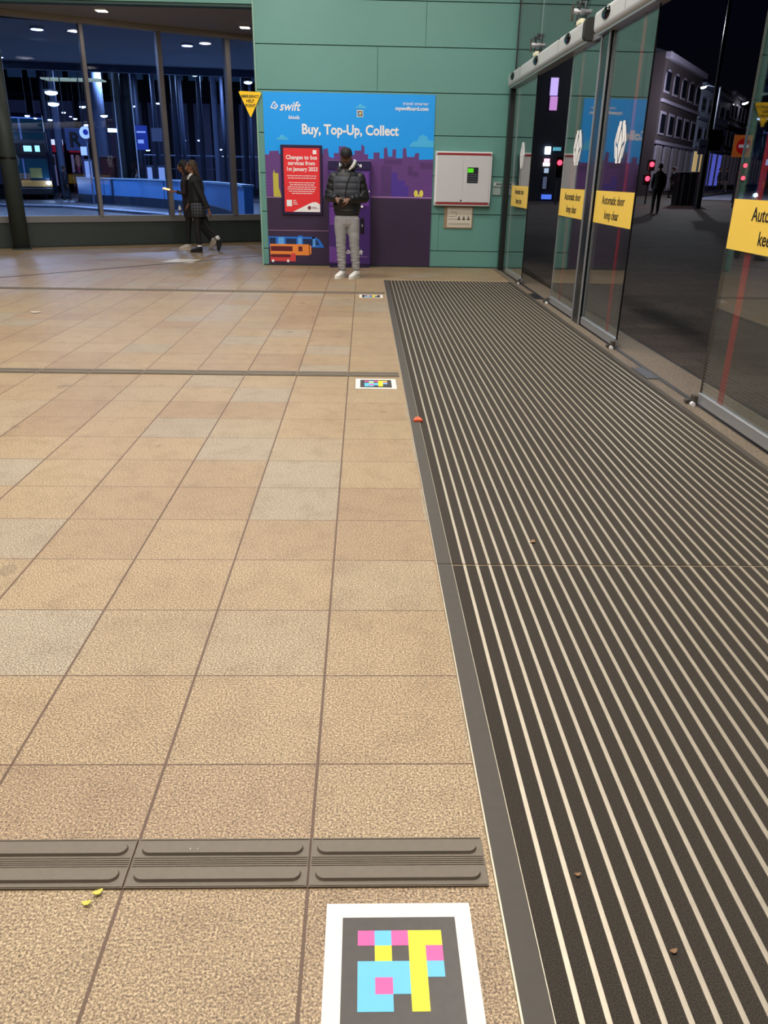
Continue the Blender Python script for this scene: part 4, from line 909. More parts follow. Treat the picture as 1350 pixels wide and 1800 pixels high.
# second girl, half hidden
g2 = ray(334, 436, 16.98); girl2 = thing('person', 'girl in dark coat and pale trainers walking left, half hidden behind her friend', 'person', (g2.x, 16.98, 0))
hc2 = (-0.03, 0.0, 1.55); y2 = -PI/2-0.25
b = new(); head(b, hc2, y2, 0.95); tube(b, [(0.01, 0, 1.30, 0.05), (0.0, 0, 1.40, 0.045), (-0.01, 0, 1.50, 0.045)], 12)
tube(b, [(0.06, 0, 0.80, 0.10, 0.13), (0.05, 0, 1.0, 0.085, 0.12), (0.05, 0, 1.2, 0.10, 0.15), (0.03, 0, 1.33, 0.07, 0.12)], 16)
tube(b, [(0.06, -0.07, 0.82, 0.075), (0.02, -0.07, 0.46, 0.052), (-0.01, -0.07, 0.10, 0.036)], 12)
tube(b, [(0.08, 0.07, 0.82, 0.075), (0.24, 0.07, 0.47, 0.052), (0.44, 0.07, 0.17, 0.036)], 12)
tube(b, [(0.03, -0.17, 1.30, 0.045), (0.02, -0.21, 1.06, 0.036), (-0.17, -0.19, 1.10, 0.024)], 12); tube(b, [(0.05, 0.17, 1.30, 0.045), (0.12, 0.19, 1.03, 0.036), (0.10, 0.18, 0.80, 0.024)], 12)
fingers(b, (-0.17, -0.19, 1.10), (-0.98, 0, 0.15), (0.1, -0.4, 0.9), -1, 0.45, 0.92); fingers(b, (0.10, 0.18, 0.79), (0, 0, -1), (0.8, 0.3, 0), -1, 0.3, 0.92)
organic('body', b, M_SKIN2, girl2, 0.0065, 2); eyes(girl2, hc2, y2, 0.95)
q = new(); sph(q, (0, 0.03, 0.035), (0.090, 0.10, 0.10), seg=20); tube(q, [(0, 0.055, 0.04, 0.085, 0.075), (0, 0.08, -0.08, 0.085, 0.06), (0, 0.09, -0.20, 0.07, 0.045)], 16); q.transform(headM(hc2, y2)); organic('hair', q, M_HAIR, girl2, 0.009, 3)
q = new(); tube(q, [(0.07, 0, 0.62, 0.14, 0.18), (0.065, 0, 0.85, 0.14, 0.18), (0.06, 0, 1.02, 0.135, 0.175), (0.05, 0, 1.18, 0.145, 0.19), (0.045, 0, 1.30, 0.13, 0.19), (0.02, 0, 1.37, 0.09, 0.12), (0.0, 0, 1.41, 0.055, 0.07)], 24)
tube(q, [(0.03, -0.17, 1.31, 0.068), (0.02, -0.21, 1.06, 0.058), (-0.13, -0.19, 1.095, 0.042)], 14); tube(q, [(0.05, 0.17, 1.31, 0.066), (0.12, 0.19, 1.03, 0.056), (0.10, 0.18, 0.83, 0.042)], 14); organic('coat', q, mat('dark_plum_fabric', (34, 26, 32), 0.75), girl2, 0.009, 4)
q = new(); tube(q, [(0.06, -0.07, 0.80, 0.084), (0.02, -0.07, 0.46, 0.058), (-0.01, -0.07, 0.11, 0.042)], 16); tube(q, [(0.08, 0.07, 0.80, 0.084), (0.24, 0.07, 0.47, 0.058), (0.43, 0.07, 0.18, 0.042)], 16); organic('trousers', q, M_TIGHT, girl2, 0.008, 2)
M_BEIGE = mat('beige_trainer', (204, 194, 180), 0.5)
shoe(girl2, (0.045, -0.07), (-0.20, -0.085), M_BEIGE); s3 = shoe(girl2, (0, 0), (-0.24, 0), M_BEIGE); s3.location = (0.555, 0.07, 0.165); s3.rotation_euler = (0, -math.radians(48), 0)
ph = thing('phone', 'lit phone in an orange case held out by the farther walking girl', 'phone', (g2.x-0.33, 16.98-0.20, 1.14))
b = new(); box(b, -0.075, 0.075, -0.035, 0.035, -0.005, 0.005, 0.003, Matrix.Rotation(0.2, 4, 'Y') @ Matrix.Rotation(0.5, 4, 'X')); obj('phone_case', b, mat('orange_case', (200, 84, 50), 0.4), ph, local=True)
b = new(); box(b, -0.070, 0.070, -0.031, 0.031, 0.005, 0.0065, 0, Matrix.Rotation(0.2, 4, 'Y') @ Matrix.Rotation(0.5, 4, 'X')); obj('phone_screen', b, mat('lit_screen', (250, 230, 190), 0.3, emit=(255, 226, 170), es=0.8), ph, local=True)
# bottle on the window sill
bp_ = onw(3.12, -0.03, 0.60)
t = thing('bottle', 'small white bottle standing on the window sill left of the walking girls', 'bottle', bp_)
b = new(); tube(b, [(0, 0, 0, 0.033), (0, 0, 0.12, 0.035), (0, 0, 0.15, 0.026), (0, 0, 0.17, 0.014)], 18); obj('bottle_body', b, M_TXTW, t, local=True, smooth=True)
b = new(); cyl(b, (0, 0, 0.168), (0, 0, 0.19), 0.015); obj('cap', b, M_TXTW, t, local=True)
b = new(); tube(b, [(0, 0, 0.05, 0.036), (0, 0, 0.10, 0.0362)], 18); obj('bottle_label', b, mat('blue_label', (70, 80, 130), 0.5), t, local=True)

# ------------------------------------------------------------------ background figures
def passer(label, loc, rz, h=1.72, coat=(20, 22, 28), legs=(18, 18, 24), skin=M_SKIN2, stride=0.12, hair=M_HAIR, arm=0.1, group=None, shoec=(16, 16, 18)):
    p = thing('person', label, 'person', loc, rz, group); s = h/1.72
    S = Matrix.Scale(s, 4); vx = 0.014*s
    cm = mat('cloth_%d_%d_%d' % coat, coat, 0.75); lm = mat('cloth_%d_%d_%d' % legs, legs, 0.75)
    b = new(); head(b, (0, -0.01, 1.60)); tube(b, [(0, 0, 1.35, 0.06), (0, 0, 1.56, 0.052)], 12)
    tube(b, [(0, 0, 0.82, 0.14, 0.1), (0, 0, 1.1, 0.14, 0.1), (0, 0, 1.38, 0.15, 0.09)], 14)
    A = {-1: ((-0.17, 0, 1.36), (-0.22, 0.02+arm, 1.08), (-0.20, -0.08+arm, 0.84)), 1: ((0.17, 0, 1.36), (0.22, 0.02-arm*0.5, 1.08), (0.20, -0.08-arm, 0.86))}
    Lg = {-1: ((-0.09, 0, 0.86), (-0.095, -stride*0.6-0.02, 0.47), (-0.10, -stride, 0.08)), 1: ((0.09, 0, 0.86), (0.095, stride*0.4-0.03, 0.47), (0.10, stride, 0.08))}
    for k in (-1, 1):
        tube(b, [(*A[k][0], 0.045), (*A[k][1], 0.037), (*A[k][2], 0.025)], 10); fingers(b, A[k][2], (0, -0.2, -1), (k*0.9, 0, 0), k, 0.35)
        tube(b, [(*Lg[k][0], 0.08), (*Lg[k][1], 0.05), (*Lg[k][2], 0.035)], 10)
    b.transform(S); organic('body', b, skin, p, 0.008, 1)
    q = new(); sph(q, (0, 0.015, 1.635), (0.082, 0.10, 0.09), seg=14); q.transform(S); obj('hair', q, hair, p, local=True, smooth=True)
    q = new(); tube(q, [(0, 0, 0.84, 0.175, 0.125), (0, 0, 1.1, 0.17, 0.125), (0, 0, 1.33, 0.20, 0.125), (0, 0, 1.42, 0.13, 0.09), (0, 0, 1.47, 0.07, 0.06)], 16)
    for k in (-1, 1): tube(q, [(*A[k][0], 0.068), (*A[k][1], 0.056), (*[a_ for a_ in Vector(A[k][1]).lerp(Vector(A[k][2]), 0.92)], 0.042)], 12)
    q.transform(S); organic('jacket', q, cm, p, vx, 3)
    q = new()
    for k in (-1, 1): tube(q, [(*Lg[k][0], 0.095), (*Lg[k][1], 0.065), (*Lg[k][2], 0.05)], 12)
    q.transform(S); organic('trousers', q, lm, p, vx, 2)
    for k in (-1, 1): shoe(p, (k*0.10*s, (0.05+Lg[k][2][1])*s), (k*0.11*s, (-0.2+Lg[k][2][1])*s), mat('cloth_%d_%d_%d' % shoec, shoec, 0.6))
    return p
# ================================================================== BUS CONCOURSE BEHIND THE WINDOWS (left)
M_STEEL = mat('blue_grey_steel', (92, 104, 130), 0.5, noise=0.06, scale=2)
M_STEELD = mat('dark_steel', (30, 36, 46), 0.5)
M_CONC = mat('grey_canopy_soffit', (206, 206, 212), 0.7, noise=0.05, scale=1)
GL = -0.03
# canopy just outside the glass
b = new(); prism(b, [(-22, 12.2), (-15, 12.8), (-2.0, 20.0), (2.0, 22.2), (2.0, 29.0), (-22, 25.5)], 4.45, 4.7, 'z'); struct('trim_10', b, M_CONC)
b = new(); prism(b, [(-22, 25.5), (2.0, 29.0), (2.0, 29.25), (-22, 25.75)], 4.25, 4.75, 'z'); struct('trim_11', b, M_STEEL)
for x, y, lab in ((-7.5, 21, 'small lit lamp under the outer canopy behind the left pane'), (-4.5, 23, 'small lit lamp under the outer canopy behind the middle pane'), (-10.5, 26, 'small lit lamp on the outer canopy edge above the bus')):
    t = thing('canopy_light', lab, 'light', (x, y, 4.45)); b = new(); cyl(b, (x, y, 4.40), (x, y, 4.45), 0.16); obj('housing', b, M_WHITE, t); b = new(); cyl(b, (x, y, 4.392), (x, y, 4.402), 0.13); obj('lens', b, M_LAMPC, t)
# main concourse roof: beams, clerestory, far glazed building
b = new(); box(b, -70, 2, 33, 78, 10.6, 10.9); struct('ceiling.002', b, mat('dark_deck_roof', (60, 64, 76), 0.8))
def frame_wall(y, z0, z1, x0, x1, step, m, mw, label, cat, panes=True):
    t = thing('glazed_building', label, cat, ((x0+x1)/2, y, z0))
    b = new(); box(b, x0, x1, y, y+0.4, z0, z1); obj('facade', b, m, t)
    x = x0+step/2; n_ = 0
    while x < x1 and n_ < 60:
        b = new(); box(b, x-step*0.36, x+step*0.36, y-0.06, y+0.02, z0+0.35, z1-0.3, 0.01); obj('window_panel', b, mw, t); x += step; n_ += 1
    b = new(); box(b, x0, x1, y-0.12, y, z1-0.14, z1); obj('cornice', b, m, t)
    return t
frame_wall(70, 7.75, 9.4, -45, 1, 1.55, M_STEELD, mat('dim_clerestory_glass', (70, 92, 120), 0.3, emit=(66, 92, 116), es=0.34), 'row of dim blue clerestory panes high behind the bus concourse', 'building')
b = new(); box(b, -45, 1, 69.4, 70, 7.0, 7.75); tag(obj('roof_beam', b, mat('dark_teal_beam', (18, 34, 40), 0.6)), 'dark horizontal roof beam running across the bus concourse', 'beam')
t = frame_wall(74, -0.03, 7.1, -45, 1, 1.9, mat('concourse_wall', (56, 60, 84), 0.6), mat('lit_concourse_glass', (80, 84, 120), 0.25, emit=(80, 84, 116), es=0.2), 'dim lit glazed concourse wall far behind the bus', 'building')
# skylight panels
RLZ = ray(108, 141, 46).z
for x0, lab in ((ray(77, 141, 46).x, 'long pale lit roof light above the bus, left one'), (ray(77, 141, 46).x+1.55, 'shorter pale lit roof light right of the long one')):
    b = new(); box(b, x0, x0+1.45, 45.5, 46.6, RLZ, RLZ+0.07, 0.01); tag(obj('roof_light', b, mat('warm_panel', (230, 230, 190), 0.5, emit=(226, 228, 176), es=0.75)), lab, 'roof light')
# trusses
for y, lab in ((38, 'slender steel roof truss nearest over the bus lane'), (46, 'slender steel roof truss over the bus'), (58, 'far steel roof truss of the concourse')):
    t = thing('roof_truss', lab, 'truss', (-20, y, 6.7))
    b = new(); cyl(b, (-34, y, 9.9), (1, y, 9.9), 0.07, seg=8); obj('top_chord', b, M_STEEL, t); b = new(); cyl(b, (-34, y, 8.9), (1, y, 8.9), 0.06, seg=8); obj('bottom_chord', b, M_STEEL, t)
    for k in range(14):
        b = new(); x = -34+2.5*k; cyl(b, (x, y, 8.9), (x+1.25, y, 9.9), 0.045, seg=6); cyl(b, (x+1.25, y, 9.9), (x+2.5, y, 8.9), 0.045, seg=6); obj('brace', b, M_STEEL, t)
# columns of the concourse (pixel column at mid height, depth, radius, colour)
M_COLB = mat('pale_blue_column', (128, 142, 178), 0.5); M_COLD = mat('slate_column', (58, 68, 92), 0.5)
CL = [(178, 52, 0.38, M_COLB, 'broad pale blue column behind the second pane'), (85, 55, 0.17, M_COLD, 'slim grey column right of the bus'), (103, 49, 0.20, M_COLB, 'slim pale column between bus and sign'), (215, 50, 0.13, M_COLD, 'slim dark column left of the dark broad one'), (231, 50, 0.34, M_STEELD, 'broad dark column behind the second pane'),
      (246, 56, 0.15, M_COLD, 'slim column behind the second pane near the mullion'), (276, 52, 0.13, M_COLD, 'slim column just left of the middle mullion'), (312, 50, 0.17, M_COLD, 'slate column above the phone of the walking girl'), (323, 54, 0.13, M_COLD, 'thinner slate column next to the one above the phone'), (355, 50, 0.13, M_COLD, 'slate column above the heads of the walking girls'),
      (381, 48, 0.16, M_COLB, 'pale column between the girls and the thick mullion'), (394, 54, 0.11, M_COLD, 'thin column touching the thick mullion'), (432, 50, 0.14, M_COLD, 'slate column under the yellow triangle sign'), (443, 56, 0.12, M_COLD, 'thin column at the edge of the green wall')]
for px, Y, r, m, lab in CL:
    q = ray(px, 250, Y); t = thing('concourse_column', lab, 'column', (q.x, Y, GL)); b = new(); cyl(b, (q.x, Y, GL), (q.x, Y, 10.6), r, seg=18); obj('shaft', b, m, t, smooth=True)
    b = new(); cyl(b, (q.x, Y, GL), (q.x, Y, 0.12), r*1.25, seg=18); obj('base', b, M_STEELD, t)
# hanging lamps seen through the glass: pixel, depth, radius
LP = [(90, 163, 42, 0.22), (94, 183, 43, 0.20), (183, 204, 44, 0.13), (145, 188, 47, 0.12), (88, 211, 40, 0.08), (132, 209, 54, 0.09), (152, 220, 54, 0.12), (171, 221, 54, 0.08), (225, 209, 54, 0.07), (234, 187, 50, 0.09), (278, 182, 50, 0.09), (342, 131, 44, 0.16), (414, 104, 38, 0.20), (436, 145, 44, 0.15),
      (260, 264, 60, 0.11), (350, 247, 56, 0.08), (62, 208, 41, 0.06), (48, 204, 42, 0.09), (112, 198, 47, 0.08), (124, 205, 56, 0.06), (387, 263, 58, 0.10), (395, 275, 58, 0.10), (325, 247, 60, 0.06), (430, 236, 60, 0.05)]
lamp0 = None
for k, (px, py, Y, r) in enumerate(LP):
    q = ray(px, py, Y)
    big = 'larger' if r > 0.14 else 'small'
    where = 'above the bus' if px < 100 else 'behind the first pane right of the bus' if px < 140 else 'behind the second pane' if px < 285 else 'behind the third pane' if px < 400 else 'behind the last pane by the green wall'
    t = thing('concourse_lamp', '%s white lamp of the bus concourse %s' % (big, where), 'light', q, group='%s concourse lamps %s' % (big, where))
    b = new(); sph(b, (0, 0, 0), (r*1.35, r, r*0.5), seg=12); obj('lit_lens', b, M_LAMPC, t, local=True, smooth=True)
    b = new(); box(b, -r*1.3, r*1.3, -r*0.8, r*0.8, r*0.2, r*0.6, 0.01); obj('housing', b, M_STEELD, t, local=True)
    b = new(); cyl(b, (0, 0, r*0.5), (0, 0, max(r*0.6+0.2, min(10.6-q.z, 9))), 0.008, seg=6); obj('hanger', b, M_STEELD, t, local=True)
# shop fronts
M_RED = mat('shop_red', (200, 40, 50), 0.5, emit=(210, 40, 60), es=0.5); M_SHOPW = mat('shop_lit_white', (240, 236, 236), 0.5, emit=(255, 236, 240), es=2.2)
for (x0, x1, lab) in ((90, 112, 'small lit shop with red and white fascia right of the bus'), (121, 148, 'lit red and white shop front right of the slim columns')):
    Y = 66; a = ray(x0, 262, Y); c = ray(x1, 262, Y); t = thing('shop_front', lab, 'shop', (a.x, Y, GL))
    b = new(); box(b, a.x, c.x, Y, Y+3, GL, 3.4); obj('unit', b, mat('shop_dark', (50, 24, 36), 0.6), t)
    b = new(); box(b, a.x, c.x, Y-0.15, Y, 3.25, 3.62, 0.02); obj('white_fascia', b, M_SHOPW, t); b = new(); box(b, a.x, c.x, Y-0.14, Y, 2.75, 3.25, 0.02); obj('red_fascia', b, M_RED, t)
    w_ = (c.x-a.x)/3
    for k in range(3):
        b = new(); box(b, a.x+w_*k+0.1, a.x+w_*(k+1)-0.1, Y-0.08, Y, 0.4, 2.6, 0.02); obj('shop_window', b, mat('lit_shop_window_%d' % k, (120, 80, 110), 0.4, emit=((200, 180, 210), (150, 60, 90), (90, 90, 150))[k], es=0.35), t)
# stand letter sign and other signs
q = ray(128, 245, 44); t = thing('stand_sign', 'dark blue hanging sign with a black letter R right of the bus', 'sign', q)
b = new(); box(b, -0.36, 0.66, -0.06, 0.06, -0.52, 0.52, 0.02); obj('sign_board', b, mat('navy_sign', (40, 56, 96), 0.7), t, local=True)
text('sign_letter', 'R', 0.95, (0.12, -0.07, -0.34), R_FRONT, M_BLACK, t, bold=0.03, local=True)
for xx in (-0.3, 0.6):
    b = new(); cyl(b, (xx, 0, 0.7), (xx, 0, 10.6-q.z), 0.03, seg=8); obj('hanger', b, M_STEELD, t, local=True)
q = ray(150, 233, 42); t = thing('round_sign', 'round white and blue information sign beside the first mullion', 'sign', (q.x, 42, GL))
b = new(); cyl(b, (q.x, 41.95, q.z), (q.x, 42.05, q.z), 0.27, seg=28); obj('disc', b, mat('lit_white_disc', (220, 226, 246), 0.4, emit=(190, 205, 255), es=0.7), t)
b = new(); cyl(b, (q.x+0.03, 41.92, q.z+0.02), (q.x+0.03, 41.96, q.z+0.02), 0.12, seg=20); obj('blue_symbol', b, mat('info_blue', (30, 50, 150), 0.4), t)
b = new(); box(b, q.x-0.30, q.x-0.02, 41.92, 42.0, q.z-1.0, q.z-0.62); obj('lower_plate', b, MATS['lit_white_disc'], t); b = new(); cyl(b, (q.x, 42.08, GL), (q.x, 42.08, q.z), 0.04, seg=10); obj('post', b, M_STEEL, t)
q = ray(249, 241, 46); t = thing('information_screen', 'blue information panel hanging behind the second pane', 'sign', q)
b = new(); box(b, -0.3, 0.32, -0.05, 0.05, -0.62, 0.55, 0.02); obj('panel', b, mat('info_panel_blue', (50, 74, 170), 0.4, emit=(46, 70, 170), es=0.28), t, local=True)
b = new(); box(b, -0.22, 0.24, -0.07, -0.04, 0.2, 0.28); obj('text_bar', b, MATS['lit_white_disc'], t, local=True); b = new(); box(b, -0.2, 0.1, -0.07, -0.04, -0.3, -0.12); obj('text_block', b, MATS['lit_white_disc'], t, local=True)
b = new(); cyl(b, (0, 0, 0.5), (0, 0, 10.6-q.z), 0.025, seg=8); obj('hanger', b, M_STEELD, t, local=True)
q = ray(277, 236, 46); t = thing('information_screen', 'pale grey panel hanging beside the middle mullion', 'sign', q)
b = new(); box(b, -0.32, 0.4, -0.05, 0.05, -0.35, 0.3, 0.02); obj('panel', b, mat('grey_panel', (104, 110, 140), 0.5), t, local=True); b = new(); cyl(b, (0, 0, 0.25), (0, 0, 10.6-q.z), 0.025, seg=8); obj('hanger', b, M_STEELD, t, local=True)
q = ray(194, 229, 46); t = thing('projecting_sign', 'small lit white projecting sign on a slim pole', 'sign', (q.x, 46, q.z))
b = new(); box(b, -0.12, 0.32, -0.06, 0.06, -0.08, 0.08, 0.01); obj('lit_box', b, M_LAMPC, t, local=True); b = new(); cyl(b, (0.36, 0, GL-q.z), (0.36, 0, 3.2), 0.03, seg=8); obj('pole', b, mat('pale_pole', (190, 200, 226), 0.4), t, local=True)
q = ray(238, 240, 44); b = new(); cyl(b, (q.x, 44, GL), (q.x, 44, 6.0), 0.03, seg=8); tag(obj('slim_pole', b, MATS['pale_pole']), 'slim pale pole left of the blue information panel', 'pole')
q = ray(192, 296, 50); b = new(); box(b, q.x-0.42, q.x+0.42, 49.7, 50.3, GL, 2.25, 0.03); t = tag(obj('kiosk_cabinet', b, mat('dark_maroon', (70, 26, 34), 0.5)), 'dark maroon cabinet behind the low blue wall', 'cabinet')
b = new(); box(b, q.x-0.34, q.x+0.34, 49.66, 49.72, 0.9, 2.1, 0.02); obj('cabinet_panel', b, mat('maroon_panel', (90, 34, 40), 0.4), t)
for px, py, lab, w_, hgt in ((157, 291, 'pale timetable panel beside the first mullion', 0.5, 1.7), (265, 303, 'white lit litter bin shape behind the low wall', 0.35, 1.45), (286, 303, 'white lit machine beside the middle mullion', 0.45, 1.45)):
    q = ray(px, py, 47); t = thing('service_cabinet', lab, 'cabinet', (q.x, 47, GL)); b = new(); box(b, q.x-w_/2, q.x+w_/2, 46.8, 47.2, GL, hgt+0.35, 0.03); obj('cabinet_body', b, mat('slate_cabinet', (70, 80, 108), 0.5), t)
    b = new(); box(b, q.x-w_*0.36, q.x+w_*0.36, 46.76, 46.82, hgt-0.55, hgt+0.25, 0.02); obj('lit_face', b, mat('soft_lit_face', (190, 200, 230), 0.4, emit=(190, 205, 250), es=0.55), t)
# railings band across the concourse
q0 = ray(232, 272, 60); q1 = ray(455, 273, 60); t = thing('handrail', 'pale horizontal handrail across the far concourse behind the girls', 'railing', (q0.x, 60, GL))
b = new(); cyl(b, (q0.x, 60, q0.z), (q1.x, 60, q0.z), 0.045, seg=8); obj('rail', b, M_COLB, t); b = new(); cyl(b, (q0.x, 60, q0.z-0.85), (q1.x, 60, q0.z-0.85), 0.035, seg=8); obj('rail', b, M_COLD, t)
for k in range(9): x = q0.x+(q1.x-q0.x)*k/8; b = new(); cyl(b, (x, 60, GL), (x, 60, q0.z), 0.04, seg=8); obj('post', b, M_COLD, t)
# low blue wall curving along the bus lane
P = [(-15.0, 45.2), (-13.8, 43.6), (-10.6, 40.6), (-7.9, 36.8), (-5.9, 32.6), (-4.3, 27.6), (-3.2, 23.5)]
M_BW = mat('light_blue_wall_paint', (96, 158, 226), 0.4, noise=0.05, scale=2); M_BWD = mat('dark_blue_kerb', (34, 52, 78), 0.6)
t = thing('low_wall', 'low light blue wall curving along the bus lane behind the windows', 'wall', (-10, 40, GL))
def ribbon(bm, P, th, z0, z1):
    L = [Vector((*p, 0)) for p in P]; A = []
    for i, p in enumerate(L):
        d = (L[min(i+1, len(L)-1)]-L[max(i-1, 0)]).normalized(); n_ = Vector((-d.y, d.x, 0))
        A.append([bm.verts.new(p+n_*s_*th/2+Vector((0, 0, z))) for s_, z in ((-1, z0), (1, z0), (1, z1), (-1, z1))])
    for a, c in zip(A, A[1:]):
        for k in range(4): bm.faces.new((a[k], a[(k+1) % 4], c[(k+1) % 4], c[k]))
    bm.faces.new(A[0]); bm.faces.new(A[-1][::-1]); bmesh.ops.recalc_face_normals(bm, faces=bm.faces[:])
b = new(); ribbon(b, P, 0.25, 0.34, 1.12); obj('painted_upper', b, M_BW, t); b = new(); ribbon(b, P, 0.40, GL, 0.36); obj('kerb_base', b, M_BWD, t)
b = new(); ribbon(b, P, 0.34, 1.11, 1.17); obj('coping', b, mat('pale_blue_coping', (170, 206, 240), 0.4), t)
for (x, y) in ((-12.4, 42.2), (-8.9, 38.2), (-6.6, 34.2), (-4.9, 29.5)): b = new(); box(b, x-0.03, x+0.03, y-0.2, y+0.2, 0.36, 1.11); obj('joint', b, M_BWD, t)
b = new(); prism(b, [(-16, 37), (-13, 36.6), (-7.2, 30.6), (-4.6, 24.2), (-4.0, 24.4), (-6.8, 31.2), (-12.8, 37.2), (-16, 37.5)], GL, GL+0.09, 'z'); tag(obj('kerb', b, mat('pale_kerb', (150, 162, 184), 0.6)), 'pale kerb line on the bus lane in front of the low blue wall', 'kerb')

# double-decker bus, front towards the hall
bx0, Y = ray(47, 300, 46.5).x, 46.5
bus = thing('bus', 'dark double-decker bus facing the windows with lit destination display', 'bus', (bx0, Y, GL))
M_BUS = mat('dark_navy_bus_paint', (22, 20, 44), 0.25); M_BUSG = mat('bus_glass', (26, 56, 70), 0.12, emit=(40, 90, 108), es=0.16)
Wb, Hb = 2.5, 4.25
def bface(bm, x0, x1, z0, z1, dep=0.03, yb=0.0, bev=0.02): return box(bm, x0, x1, yb-dep, yb+0.02, z0, z1, bev)
b = new(); prism(b, [(0.0, 0.3), (0.0, 2.4), (0.12, 3.4), (0.32, 4.1), (0.6, 4.28), (10.6, 4.28), (10.7, 4.1), (10.7, 0.3)], -Wb/2, Wb/2, 'x')
bmesh.ops.bevel(b, geom=[e for e in b.edges if abs(e.verts[0].co.x-e.verts[1].co.x) < 0.01], offset=0.12, segments=3, affect='EDGES'); obj('bus_body', b, M_BUS, bus, local=True)
def slant(bm, x0, x1, z0, z1, off): # follows the raked front
    f = lambda z: 0.0 if z < 2.4 else (z-2.4)*0.12 if z < 3.4 else 0.12+(z-3.4)*0.286
    vs = [bm.verts.new((x, f(z)-off+dd, z)) for dd in (0, 0.03) for x, z in ((x0, z0), (x1, z0), (x1, z1), (x0, z1))]
    for fc in ((0, 1, 2, 3), (7, 6, 5, 4), (0, 4, 5, 1), (1, 5, 6, 2), (2, 6, 7, 3), (3, 7, 4, 0)): bm.faces.new([vs[i] for i in fc])
    bmesh.ops.recalc_face_normals(bm, faces=bm.faces[:]); return bm
obj('upper_windscreen', slant(new(), -1.08, 1.08, 3.0, 3.98, 0.035), M_BUSG, bus, local=True)
b = new(); slant(b, -1.1, 1.1, 4.0, 4.05, 0.05); obj('lit_edge', b, mat('soft_blue_glow', (140, 180, 250), 0.4, emit=(120, 160, 250), es=0.6), bus, local=True)
b = slant(new(), -0.08, 0.02, 2.98, 4.0, 0.045); obj('screen_divider', b, mat('lit_divider', (120, 150, 210), 0.4), bus, local=True)
obj('display_panel', bface(new(), -1.05, 1.05, 2.22, 2.80, 0.06), M_BLACK, bus, local=True)
M_DISP = mat('led_display', (200, 255, 250), 0.5, emit=(190, 250, 250), es=2.4)
b = new(); bface(b, 0.0, 0.40, 2.40, 2.68, 0.09, 0, 0.01); obj('destination_display', b, M_DISP, bus, local=True); b = new(); bface(b, 0.56, 0.80, 2.40, 2.70, 0.09, 0, 0.01); obj('route_display', b, M_DISP, bus, local=True)
obj('lower_windscreen', bface(new(), -1.1, 1.1, 1.05, 2.05, 0.035), M_BUSG, bus, local=True)
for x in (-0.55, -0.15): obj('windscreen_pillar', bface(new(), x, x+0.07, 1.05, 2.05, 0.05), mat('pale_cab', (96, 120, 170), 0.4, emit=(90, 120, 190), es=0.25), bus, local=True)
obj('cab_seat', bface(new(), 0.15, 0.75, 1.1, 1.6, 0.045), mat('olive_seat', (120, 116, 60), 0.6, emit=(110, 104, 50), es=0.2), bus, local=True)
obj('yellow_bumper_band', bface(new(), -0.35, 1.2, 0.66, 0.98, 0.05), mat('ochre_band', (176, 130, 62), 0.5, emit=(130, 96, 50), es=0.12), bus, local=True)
obj('bumper', bface(new(), -1.22, 1.22, 0.25, 0.62, 0.10, 0, 0.05), M_BLACK, bus, local=True)
for x in (-0.92, 1.02):
    b = new(); sph(b, (x, -0.06, 0.86), (0.14, 0.05, 0.10), seg=14); hl = obj('headlight', b, mat('headlight_glow', (220, 240, 255), 0.3, emit=(200, 235, 255), es=9), bus, local=True, smooth=True)
for x in (-1.38, 1.38):
    b = new(); box(b, x-0.09, x+0.09, -0.35, -0.22, 1.75, 2.2, 0.02); mr = obj('wing_mirror', b, M_BLACK, bus, local=True); b = new(); cyl(b, (x*0.9, 0.02, 2.35), (x, -0.28, 2.2), 0.025, seg=8); obj('mirror_arm', b, M_BLACK, mr, local=True)
for y in (1.9, 8.3):
    for x in (-1.1, 1.1): b = new(); cyl(b, (x-0.14, y, 0.5), (x+0.14, y, 0.5), 0.5, seg=24); obj('wheel', b, M_BLACK, bus, local=True)
for k in range(6):
    for x in (-1.26, 1.26):
        for z0, z1 in ((1.25, 2.1), (2.95, 3.75)): b = new(); box(b, x-0.01, x+0.01, 1.0+1.5*k, 2.3+1.5*k, z0, z1); obj('side_window', b, M_BUSG, bus, local=True)
bus.rotation_euler = (0, 0, 0.39); hp = wloc(bus)
for hx_ in (-0.92, 1.02): point(tuple(hp+Matrix.Rotation(0.39, 3, 'Z') @ Vector((hx_, -0.4, 0.88))), 25, (0.8, 0.9, 1.0), 0.1)
# people of the concourse
q = ray(112, 300, 43.5); passer('dark clothed person standing in the bus lane right of the bus headlight', (q.x, 43.5, GL), 2.4, coat=(20, 20, 30), shoec=(200, 200, 210))
q = ray(134, 300, 52); passer('person in a grey coat in front of the red shop front', (q.x, 52, GL), 0.6, coat=(70, 70, 90))
q = ray(241, 305, 46); passer('person in pale patterned top left of the lit bin behind the low wall', (q.x, 46, GL), 1.6, coat=(110, 110, 116), h=1.65)
q = ray(268, 305, 50); passer('dark figure behind the low wall between lit bin and mullion', (q.x+0.6, 50, GL), 1.2, coat=(14, 16, 22))

